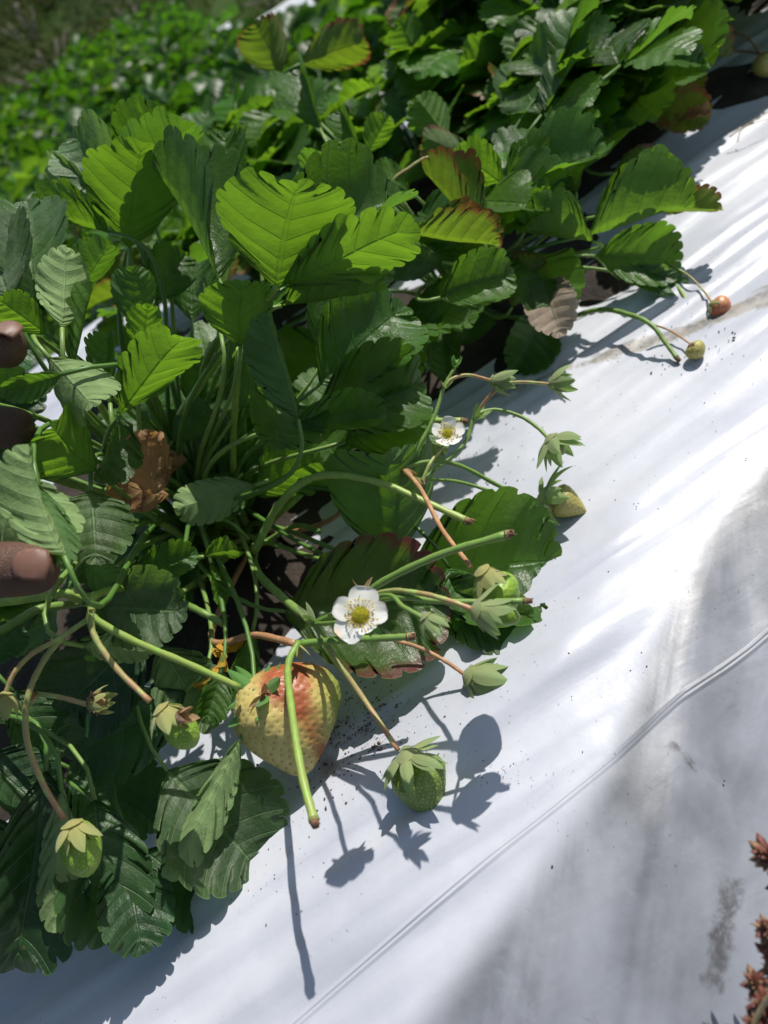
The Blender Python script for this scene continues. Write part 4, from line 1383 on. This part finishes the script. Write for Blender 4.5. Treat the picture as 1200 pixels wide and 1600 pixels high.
for i, (pts, r0, r1, m, cut) in enumerate([
    ([PL2.location + Vector((0, 0, .01)), (860, 500, 55), (935, 484, 52), (985, 492, 50), (1018, 508, 48.8), (1040, 536, 48.2), (1058, 560, 47.6)], .0019, .0014, MS, True),
    ([(1016, 506, 49.4), (1046, 516, 49.2), (1080, 538, 47.4)], .0007, .0006, MSB, False),
    ([(1040, 410, 53), (1075, 430, 51.5), (1100, 455, 50.4), (1112, 472, 49.4)], .0007, .0007, MSR, False),
    ([(1046, 436, 53), (1062, 452, 52), (1074, 472, 51)], .0013, .0012, MSL, True),
    ([PL2.location + Vector((0, 0, .02)), (640, 330, 54), (612, 288, 54), (640, 262, 54), (668, 246, 54), (700, 246, 54)], .0013, .0010, MSR, False)]):
    stalk(PL2, pts, r0, r1, m, cut, hair=0, seed=60 + i)
for i, pts in enumerate([[PL4.location + Vector((0, 0, .02)), (1080, 30, 72), (1120, 42, 70), (1165, 58, 68), (1188, 84, 66)],
                         [(1130, 80, 70), (1160, 80, 69), (1188, 84, 66.4)]]):
    stalk(PL4, pts, .0012, .0009, MSB, False, hair=0, seed=70 + i)

# --- dead and yellowed leaves
for pl, a in [(PL1, (236, 770, 40, 232, 672, 38, .9, 10, 24, 30, 'd')), (PL1, (262, 776, 40.5, 172, 742, 39, 1.1, 150, 24, 30, 'd')),
              (PL1, (262, 760, 47, 292, 716, 47, .8, 60, 50, 60, 'd')), (PL1, (250, 730, 44, 232, 690, 43.4, .9, 10, 30, 80, 'd')),
              (PL1, (350, 1000, 42, 305, 1075, 41, .35, 60, 50, 30, 'l')), (PL1, (388, 1000, 42.5, 330, 1020, 42, .28, 30, 40, 30, 'l')),
              (PL3, (1060, 190, 62, 1112, 172, 60.6, .6, 30, 40, 40, 'd')), (PL3, (880, 118, 66, 900, 92, 66, .9, 20, 50, 50, 'd'))]:
    o = hero(pl, *a[:6], w=a[6], roll=a[7], fold=a[8], bend=a[9], kind=a[10], stalk=False, wave=.09, tooth=.03)
    o.name = 'dead_leaf'
    if a[10] == 'd': o['label'] = 'crumpled brown dead leaf'
    else: o['label'] = 'narrow yellowed leaf'
# ================================================================ THE FIELD BEHIND
def noise_mat(name, cols, scale, rough=.9, bump=.5, dist=.02):
    m, nt = new_mat(name); t = NT(nt)
    out = t.n('ShaderNodeOutputMaterial'); tc = t.n('ShaderNodeTexCoord')
    n1 = t.noise(tc.outputs['Object'], scale, 6, .65); n2 = t.noise(tc.outputs['Object'], scale * 9, 4, .6)
    c = t.mix(t.ramp(n1, .3, .7), cols[0], cols[1]); c = t.mix(t.ramp(n2, .5, .75), c, cols[2])
    pb = t.n('ShaderNodeBsdfPrincipled'); t.L(c, pb.inputs['Base Color']); pb.inputs['Roughness'].default_value = rough
    pb.inputs['Specular IOR Level'].default_value = .1
    bp = t.n('ShaderNodeBump'); bp.inputs['Strength'].default_value = bump; bp.inputs['Distance'].default_value = dist
    t.L(n2, bp.inputs['Height']); t.L(bp.outputs[0], pb.inputs['Normal']); t.L(pb.outputs[0], out.inputs[0])
    return m


def grid(name, x0, x1, y0, y1, nx, ny, zf, mat):
    xs = np.linspace(x0, x1, nx); ys = np.linspace(y0, y1, ny)
    V = [(x, y, zf(x, y)) for y in ys for x in xs]
    F = [(j * nx + i, j * nx + i + 1, (j + 1) * nx + i + 1, (j + 1) * nx + i) for j in range(ny - 1) for i in range(nx - 1)]
    return link(name, mesh(name, V, F, mat))


M_GRD = noise_mat('furrow_earth', ((.07, .05, .035), (.12, .09, .06), (.05, .05, .02)), 3)
M_HILL = noise_mat('rough_grass', ((.040, .085, .018), (.062, .100, .028), (.030, .060, .012)), .8, dist=.1)
def gz(x, y):
    return -.345 + .01 * math.sin(x * 3) * math.sin(y * 2.3)
tag(grid('ground', -60, 60, -40, 60, 90, 90, gz, M_GRD), kind='structure')


def bound(x):            # far edge of the strawberry field
    return 6.7 - .80 * (x + .7)


def hz(x, y):
    d = y - (bound(x) + .3)
    d = d / 1.28
    return -.36 + (max(0, d) ** 1.05) * .36 + (.15 * math.sin(x * 1.1 + y * .5) + .10 * math.sin(x * .7 - y * 1.3)) * min(1, max(0, d))
tag(grid('hillside', -60, 60, 2, 90, 120, 110, hz, M_HILL), kind='structure')

# beds behind, each with its own film
def far_bed(yc, i):
    xs = np.linspace(-6, 7, 130); V = []; F = []
    prof = [(-.36, -.34), (-.30, -.25), (-.22, -.205), (-.1, -.195), (0, -.19), (.1, -.195), (.22, -.205), (.30, -.25), (.36, -.34)]
    for x in xs:
        if yc + .4 > bound(x): break
        for (dy, z) in prof:
            V.append((x, yc + .097 * x * .0 + dy, z + .006 * math.sin(x * 9 + dy * 11 + i) * (1 if z > -.3 else 0)))
    n = len(prof); m = len(V) // n
    for a in range(m - 1):
        for b in range(n - 1):
            q = a * n + b; F.append((q, q + n, q + n + 1, q + 1))
    me = mesh('plastic_mulch', V, F, M_FARF)
    return link('plastic_mulch', me)
M_FARF = simple_mat('far_film', (.55, .58, .62), (.70, .72, .75), 6, .35, .3, .01)

VAR = []
for v in range(4):
    rr = random.Random(900 + v); V = []; F = []; U = []; MI = []
    lm = [leaf_mesh('l', ML['g'], w=.9, fold=18 + 8 * k, bend=15 + 15 * k, seed=k, n=LN, sub=2, ns=3) for k in range(2)]
    data = []
    for me in lm:
        co = np.empty(len(me.vertices) * 3); me.vertices.foreach_get('co', co)
        uvl = me.uv_layers[0].data; uu = {}
        for l in me.loops: uu[l.vertex_index] = tuple(uvl[l.index].uv)
        data.append((co.reshape(-1, 3), [tuple(p.vertices) for p in me.polygons], [uu.get(k, (0, 0)) for k in range(len(me.vertices))]))
    mb = MB()
    for i in range(26):
        pts, fr = leaf_geom(rr, None, Vector((0, 0, 0)), i * 2.4 + rr.uniform(-.3, .3), rr.uniform(.10, .21), rr.uniform(.1, 1.15), .064 * rr.uniform(.8, 1.15))
        tube(mb, pts[::2], .0018, .0012, 4, 2)
        mi = 0 if rr.random() < .82 else 1
        for f in fr:
            co, pol, uu = data[rr.randrange(2)]
            Mx = np.array(f); W_ = co @ Mx[:3, :3].T + Mx[:3, 3]
            mb.add(W_, pol, uu, mi)
    VAR.append(mb.mesh('strawberry_plant', [ML['f'], ML['y'], MPET]))

rr = random.Random(77)
cnt = 0
rows = [1.75, 2.4, 3.05, 3.7, 4.35, 5.0, 5.65, 6.3]
for i, yc in enumerate(rows):
    fb = far_bed(yc, i)
    tag(fb, ['silver film on the first bed beyond the near one, almost hidden by leaves', 'silver film on the second bed beyond the near one',
             'silver film on the third bed back, hidden under dense leaves', 'silver film on the fourth bed back in the field',
             'silver film on the fifth bed back in the field', 'bright film showing white at the top edge of the picture, sixth bed back',
             'silver film on the seventh bed back in the field', 'silver film on the last bed before the rough hillside'][i], 'plastic sheet', 'plastic covered beds in the field behind')
    for side in (-.15, .15):
        x = -3.0 + rr.uniform(0, .2)
        while x < 4.5:
            x += .25 + rr.uniform(-.02, .04)
            y = yc + side + rr.uniform(-.03, .03)
            if y > bound(x) - .1: continue
            px, py, pz = proj((x, y, -.05))
            if pz < .3 or px < -60 or px > 1000 or py < -70 or py > 560: continue
            # the gap where the bare film shines through
            px2, py2, _ = proj((x, y, -.12))
            if 290 < px2 < 530 and yc > 4.0: continue
            if 335 < px2 < 570 and -120 < py2 < 150 and yc > 2.2: continue
            if cnt >= 285: continue
            o = link('strawberry_plant', VAR[rr.randrange(4)], None, Matrix.Translation((x, y, -.20)) @ Matrix.Rotation(rr.uniform(0, 6.28), 4, 'Z') @ Matrix.Scale(rr.uniform(1.1, 1.4), 4))
            nth = ['first', 'second', 'third', 'fourth', 'fifth', 'sixth', 'seventh', 'last'][i]
            tag(o, 'blurred strawberry plant in the %s row beyond the near bed' % nth, 'strawberry plant', 'strawberry plants in the %s row behind' % nth)
            cnt += 1
print('far plants', cnt)

# rough scrub beyond the field
M_SCR = leaf_mat('scrub_leaf', (.045, .090, .018), (.08, .13, .04), (.09, .14, .04), (.12, .22, .02), spec=.1, rough=.6)
M_SCR2 = leaf_mat('dry_scrub_leaf', (.075, .095, .032), (.12, .14, .05), (.12, .14, .05), (.14, .18, .03), spec=.1, rough=.6)
M_DARK = leaf_mat('conifer_leaf', (.012, .024, .012), (.02, .04, .02), (.02, .03, .02), (.02, .05, .01))
M_BARK = noise_mat('weathered_wood', ((.22, .19, .17), (.33, .29, .26), (.14, .12, .10)), 8)


def scrub(x, y, r, h, n, mats, seed, ls=.035):
    rr = random.Random(seed); mb = MB(); z0 = hz(x, y)
    for _ in range(n):
        a = rr.uniform(0, 6.28); q = r * math.sqrt(rr.random()); hh = h * rr.random() ** .8 * math.sqrt(max(.05, 1 - (q / r) ** 2))
        c = Vector((q * math.cos(a), q * math.sin(a), hh))
        d = Vector((rr.gauss(0, 1), rr.gauss(0, 1), rr.gauss(.4, 1))).normalized(); s = d.orthogonal().normalized(); L = ls * rr.uniform(.6, 1.5)
        mb.add([c, c + d * L * .5 + s * L * .3, c + d * L, c + d * L * .5 - s * L * .3], [(0, 1, 2, 3)], [(.5, 0), (1, .5), (.5, 1), (0, .5)], 0 if rr.random() < .7 else 1)
    for k in range(9):
        a = k * .7; e = Vector((math.cos(a) * r * .6, math.sin(a) * r * .6, h * .7))
        tube(mb, [Vector((0, 0, -.05)), e * .5 + Vector((0, 0, h * .1)), e], .012, .004, 5, 2)
    me = mb.mesh('shrub', mats + [M_BARK])
    return link('shrub', me, None, Matrix.Translation((x, y, z0)))
SHL = ['low dull green shrub on the hillside beyond the field', ]
for i in range(170):
    x = rr.uniform(-5, 4.5); y = bound(x) + rr.uniform(.3, 7)
    px, py, pz = proj((x, y, hz(x, y) + .2))
    if px < -150 or px > 560 or py < -150 or pz < 1: continue
    o = scrub(x, y, rr.uniform(.2, .6), rr.uniform(.18, .6), 800, [M_SCR, M_SCR2] if rr.random() < .6 else [M_SCR2, M_SCR], 300 + i)
    tag(o, 'low dull shrub among the blurred scrub beyond the field', 'shrub', 'shrubs on the hillside beyond the field')


def ray_at(px, py, Z):
    d = Rm @ np.array([(px - 600) / FPX, (800 - py) / FPX, -1.0]); return Vector((d[0] * Z, d[1] * Z, d[2] * Z + CAMH))


def conifer(x, y, h, label):
    root = empty('tree', (x, y, hz(x, y) - .1)); tag(root, label, 'tree', 'dark trees at the top left')
    rr = random.Random(int(x * 10)); mb = MB()
    tube(mb, [Vector((x, y, root.location.z)), Vector((x + .03, y, root.location.z + h * .5)), Vector((x, y, root.location.z + h))], .09, .02, 8)
    link('trunk', mb.mesh('trunk', [M_BARK]), root)
    mb = MB()
    for _ in range(5200):
        t = rr.random(); q = (1 - t) * h * .30 * math.sqrt(rr.random()) * (1 + .25 * math.sin(t * 40)); a = rr.uniform(0, 6.28)
        c = Vector((x + q * math.cos(a), y + q * math.sin(a), root.location.z + h * (.08 + .92 * t)))
        d = Vector((math.cos(a), math.sin(a), rr.uniform(-.6, .3))).normalized(); s = d.orthogonal().normalized(); L = rr.uniform(.05, .14)
        mb.add([c, c + d * L * .5 + s * L * .2, c + d * L, c + d * L * .5 - s * L * .2], [(0, 1, 2, 3)], [(.5, 0), (1, .5), (.5, 1), (0, .5)])
    link('crown', mb.mesh('crown', [M_DARK]), root)
q = ray_at(-20, 110, 12); conifer(q.x, q.y, 3.6, 'dark narrow conifer at the left edge, beyond the scrub')
q = ray_at(-90, 200, 11); conifer(q.x, q.y, 3.4, 'dark conifer just outside the left edge, beside the other one')

# leaning posts and a wire at the top left
def post(p0, p1, r, label):
    mb = MB(); tube(mb, catmull([p0, p0.lerp(p1, .5) + Vector((.01, 0, 0)), p1], 6), r, r * .85, 9)
    o = link('wooden_post', mb.mesh('wooden_post', [M_BARK])); tag(o, label, 'post', 'posts beyond the field')
post(ray_at(78, 112, 6.9), ray_at(22, 6, 6.6), .030, 'grey weathered post leaning at the top left corner')
post(ray_at(104, 60, 8.6), ray_at(80, -20, 8.4), .028, 'thinner farther post beside the leaning one at the top edge')
mb = MB(); tube(mb, catmull([ray_at(-40, 95, 7.6), ray_at(20, 55, 7.5), ray_at(110, -5, 7.6)], 5), .006, .006, 5)
tag(link('fence_wire', mb.mesh('fence_wire', [M_BARK])), 'pale wire running between the posts at the top left', 'wire')
# ================================================================ THE HAND
def skin_mat():
    m, nt = new_mat('brown_skin'); t = NT(nt)
    out = t.n('ShaderNodeOutputMaterial'); tc = t.n('ShaderNodeTexCoord'); ob = tc.outputs['Object']
    n1 = t.noise(ob, 45, 4); n2 = t.noise(ob, 900, 3, .6)
    vo = t.n('ShaderNodeTexVoronoi', feature='DISTANCE_TO_EDGE'); t.L(ob, vo.inputs['Vector']); vo.inputs['Scale'].default_value = 700
    c = t.mix(t.ramp(n1, .3, .7), (.070, .032, .020), (.125, .060, .038))
    c = t.mix(t.math('MULTIPLY', t.ramp(t.noise(ob, 160, 5, .7), .58, .75), .5), c, (.14, .09, .075))
    pb = t.n('ShaderNodeBsdfPrincipled'); t.L(c, pb.inputs['Base Color']); pb.inputs['Roughness'].default_value = .62
    pb.inputs['Subsurface Weight'].default_value = .2; pb.inputs['Subsurface Radius'].default_value = (.004, .0015, .001); pb.inputs['Subsurface Scale'].default_value = .5
    h = t.math('ADD', t.ramp(vo.outputs['Distance'], 0, .12), n2)
    bp = t.n('ShaderNodeBump'); bp.inputs['Strength'].default_value = .7; bp.inputs['Distance'].default_value = .0004
    h = t.math('ADD', h, t.math('MULTIPLY', t.noise(ob, 170, 5, .7), 2.0))
    t.L(h, bp.inputs['Height']); t.L(bp.outputs[0], pb.inputs['Normal']); t.L(pb.outputs[0], out.inputs[0])
    return m


M_SKIN = skin_mat()
M_NAIL = simple_mat('fingernail', (.15, .075, .05), (.21, .11, .075), 60, .5, .1, .0002, sss=.2)
M_SLV = simple_mat('sleeve_cloth', (.05, .06, .09), (.08, .09, .13), 90, .9, .6)


def hand():
    jt = {}
    V = []; R = []; E = []
    def add(p, r, par=None):
        V.append(p); R.append(r); k = len(V) - 1
        if par is not None: E.append((par, k))
        return k
    W0 = add(ray_at(-560, 900, .36), .026)              # wrist (root)
    A1 = add(ray_at(-900, 1120, .40), .034, W0); A2 = add(ray_at(-1350, 1400, .46), .040, A1); A3 = add(ray_at(-1750, 1650, .52), .044, A2)
    Pm = add(ray_at(-400, 800, .345), .030, W0)
    # thumb
    t1 = add(ray_at(-400, 900, .325), .017, W0); t2 = add(ray_at(-200, 905, .308), .0128, t1); t3 = add(ray_at(-60, 893, .302), .0112, t2)
    t4 = add(ray_at(-10, 890, .300), .0122, t3); t5 = add(ray_at(58, 889, .299), .0110, t4); t6 = add(ray_at(92, 889, .299), .0078, t5)
    tips = {'thumb': (t4, t6)}
    def fing(name, kn, pts, rs):
        prev = add(ray_at(*kn), .0155, Pm)
        ks = []
        for p, r in zip(pts, rs):
            prev = add(ray_at(*p), r, prev); ks.append(prev)
        tips[name] = (ks[-3], ks[-1])
    fing('index', (-300, 660, .355), [(-200, 560, .345), (-110, 522, .338), (-60, 530, .333), (6, 541, .331), (40, 546, .331)], [.0118, .0108, .0104, .0108, .0080])
    fing('middle', (-290, 730, .372), [(-190, 690, .362), (-100, 670, .352), (-50, 665, .347), (24, 668, .344), (52, 671, .344)], [.0118, .0106, .0100, .0102, .0076])
    fing('ring', (-300, 790, .392), [(-200, 800, .40), (-150, 810, .402), (-120, 800, .396), (-110, 780, .39), (-105, 770, .386)], [.0105, .0095, .0088, .0082, .0058])
    fing('little', (-330, 850, .402), [(-260, 880, .412), (-220, 880, .412), (-200, 865, .408), (-195, 850, .402), (-192, 842, .398)], [.0092, .0082, .0076, .0070, .0050])
    me = bpy.data.meshes.new('tmp_hand')
    me.from_pydata([tuple(v) for v in V], E, [])
    o = bpy.data.objects.new('tmp_hand', me); C.objects.link(o)
    md = o.modifiers.new('s', 'SKIN')
    if not me.skin_vertices: bpy.context.view_layer.objects.active = o
    sv = me.skin_vertices[0].data if me.skin_vertices else None
    for i, r in enumerate(R):
        sv[i].radius = (r * 1.0, r * 1.0)
    sv[0].use_root = True
    md.use_smooth_shade = True
    sb = o.modifiers.new('d', 'SUBSURF'); sb.levels = 3; sb.render_levels = 3
    dg = bpy.context.evaluated_depsgraph_get(); dg.update()
    hm = bpy.data.meshes.new_from_object(o.evaluated_get(dg))
    hm.name = 'person'
    bpy.data.objects.remove(o)
    hm.materials.clear(); hm.materials.append(M_SKIN)
    hm.polygons.foreach_set('use_smooth', [True] * len(hm.polygons))
    h = link('person', hm)
    tag(h, 'hand of a person reaching in from the left, thumb and two fingertips parting the leaves', 'person')
    # nails lie on the back of each fingertip
    def nail(nm, roll, L, Wd, rad, shift, out=.96):
        a, b = tips[nm]
        A = V[a]; B = V[b]; ax = (B - A).normalized(); c = (CAMP - B); c = (c - ax * c.dot(ax)).normalized(); lf = c.cross(ax)
        r = math.radians(roll); N = c * math.cos(r) + lf * math.sin(r); X = ax.cross(N)
        base = B - ax * (L * .5 + shift)
        VV = []; FF = []; n1, n2 = 10, 10
        for i in range(n1 + 1):
            t = i / n1
            for j in range(n2 + 1):
                s = j / n2 * 2 - 1
                half = Wd * .5 * (1 - .25 * (1 - t) ** 3 - .10 * max(0, t - .8) * 5)
                yy = L * (t - .5) + (-.10 * L * s * s if t > .7 else .12 * L * s * s if t < .3 else 0)
                an = s * half / rad
                R2 = rad * 1.7; an = s * half / R2
                hgt = rad * out + .0004 - .0018 * max(0, t - .5) ** 2 * 4 - (.0012 * (1 - t / .2) if t < .2 else 0) - R2 * (1 - math.cos(an))
                VV.append(base + ax * yy + N * hgt + X * (R2 * math.sin(an)))
        for i in range(n1):
            for j in range(n2):
                k = i * (n2 + 1) + j; FF.append((k, k + 1, k + n2 + 2, k + n2 + 1))
        ob = link('fingernail', mesh('fingernail', VV, FF, M_NAIL), h)
        sm = ob.modifiers.new('t', 'SOLIDIFY'); sm.thickness = .0006; sm.offset = 0
    nail('thumb', 10, .0145, .0125, .0112, -.0010, 1.0)
    nail('index', 50, .0115, .0100, .0104, -.0005, 1.0)
    # sleeve at the forearm
    mb = MB(); tube(mb, catmull([V[A1].lerp(V[A2], .7), V[A2], V[A3], V[A3] + (V[A3] - V[A2]) * .6], 6), .052, .064, 20)
    link('sleeve', mb.mesh('sleeve', [M_SLV]), h)
hand()

# ================================================================ weeds and straw on the near film
M_SED = [simple_mat('weed_leaf_red', (.12, .035, .028), (.20, .07, .045), 300, .5, .3, .0005), simple_mat('weed_leaf_tan', (.17, .095, .05), (.28, .17, .09), 300, .6, .3, .0005)]
def weed(px, py, Z, heads, label, seed):
    rr = random.Random(seed); root = empty('weed', P(px, py, Z)); tag(root, label, 'weed', 'reddish weeds at the lower right edge')
    base = root.location.copy()
    for (hx, hy, hZ, r) in heads:
        e = P(hx + 10, hy, hZ); r *= .85
        st = tube_obj('stem', bez(base, base.lerp(e, .3) + Vector((0, 0, .006)), e - Vector((0, 0, .008)), e, 10), .0013, .0011, MSB, root, sides=6)
        mb = MB()
        d = (e - base).normalized() * .6 + (CAMP - e).normalized() * .8; d.normalize()
        u = d.orthogonal().normalized(); v = d.cross(u)
        for i in range(34):
            f = i / 34; a = i * 2.39996; th = .15 + 1.5 * f; c0 = e - d * r * .9 * f
            L = r * (.55 + .5 * f) * rr.uniform(.6, 1.3)
            o_ = (u * math.cos(a) + v * math.sin(a)); dr = (d * math.cos(th) + o_ * math.sin(th)); tg = dr.cross(o_).normalized() if dr.cross(o_).length > .01 else v
            nn = tg.cross(dr)
            Wd = L * .22; pts = []
            for q, wv in ((0, .6), (.35, 1), (.7, .85), (1, .08)):
                c = c0 + dr * L * q - nn * L * .12 * q * q
                pts += [c - tg * Wd * wv, c + nn * Wd * .7 * wv, c + tg * Wd * wv, c - nn * Wd * .7 * wv]
            F = []
            for q in range(3):
                for k in range(4):
                    F.append((q * 4 + k, q * 4 + (k + 1) % 4, q * 4 + 4 + (k + 1) % 4, q * 4 + 4 + k))
            F.append((12, 13, 14, 15))
            mb.add(pts, F, m=0 if rr.random() < .45 + .3 * (1 - f) else 1)
        link('rosette', mb.mesh('rosette', M_SED), root)
weed(1240, 1420, 27, [(1188, 1334, 25.5, .0085), (1215, 1380, 26, .008), (1225, 1330, 25, .008)], 'small red brown fleshy weed, topmost at the right edge', 1)
weed(1250, 1540, 26, [(1186, 1448, 25, .006), (1192, 1492, 24.8, .006), (1205, 1515, 25, .007), (1222, 1450, 24, .008)], 'red brown weed with several small rosettes below the topmost one', 2)
weed(1230, 1640, 25, [(1168, 1532, 24.6, .0060), (1180, 1568, 24, .0065), (1200, 1600, 23.5, .007), (1165, 1596, 24, .005), (1210, 1550, 23.5, .007)], 'red brown weed in the bottom right corner beside a straw', 3)


def straw(pts, r, label, name='straw', mat=None):
    mb = MB(); tube(mb, catmull([p if isinstance(p, Vector) else P(*p) for p in pts], 6), r, r * .5, 6)
    o = link(name, mb.mesh(name, [mat or M_STRAW])); tag(o, label, 'straw', 'dry straws on the film')
M_STRAW = simple_mat('straw', (.50, .36, .18), (.62, .50, .28), 200, .6, .3)
straw([(1172, 1612, 24), (1190, 1575, 23.6), (1212, 1540, 23)], .0010, 'thick tan straw in the bottom right corner')
straw([(1140, 214, 61), (1165, 196, 60), (1205, 172, 59)], .0006, 'dry grass straw at the right edge near the top')
straw([(1152, 222, 61), (1162, 200, 60), (1210, 182, 59.4)], .0005, 'second dry grass straw crossing the first at the right edge')
straw([(1130, 352, 56), (1160, 358, 55.5), (1205, 340, 55)], .0004, 'thin dark grass wisp below the dry straws', mat=M_BARK)
o = bpy.data.objects.new('soil_crumb', None)
bpy.data.objects.remove(o)
mb = MB()
cp = P(514, 1292, 60); rr = random.Random(5)
V = []; F = []
for i in range(9):
    th = math.pi * i / 8
    for k in range(12):
        a = 6.283 * k / 12; r = .0016 * (1 + .25 * math.sin(3 * a + i) + rr.uniform(-.12, .12)); V.append(cp + Vector((r * math.sin(th) * math.cos(a), r * math.sin(th) * math.sin(a), r * math.cos(th))))
for i in range(8):
    for k in range(12):
        q = i * 12 + k; w = i * 12 + (k + 1) % 12; F.append((q, w, w + 12, q + 12))
mb.add(V, F)
tag(link('soil_crumb', mb.mesh('soil_crumb', [M_CRUMB])), 'dark soil crumb beside the end of the cut lime stalk', 'soil crumb')
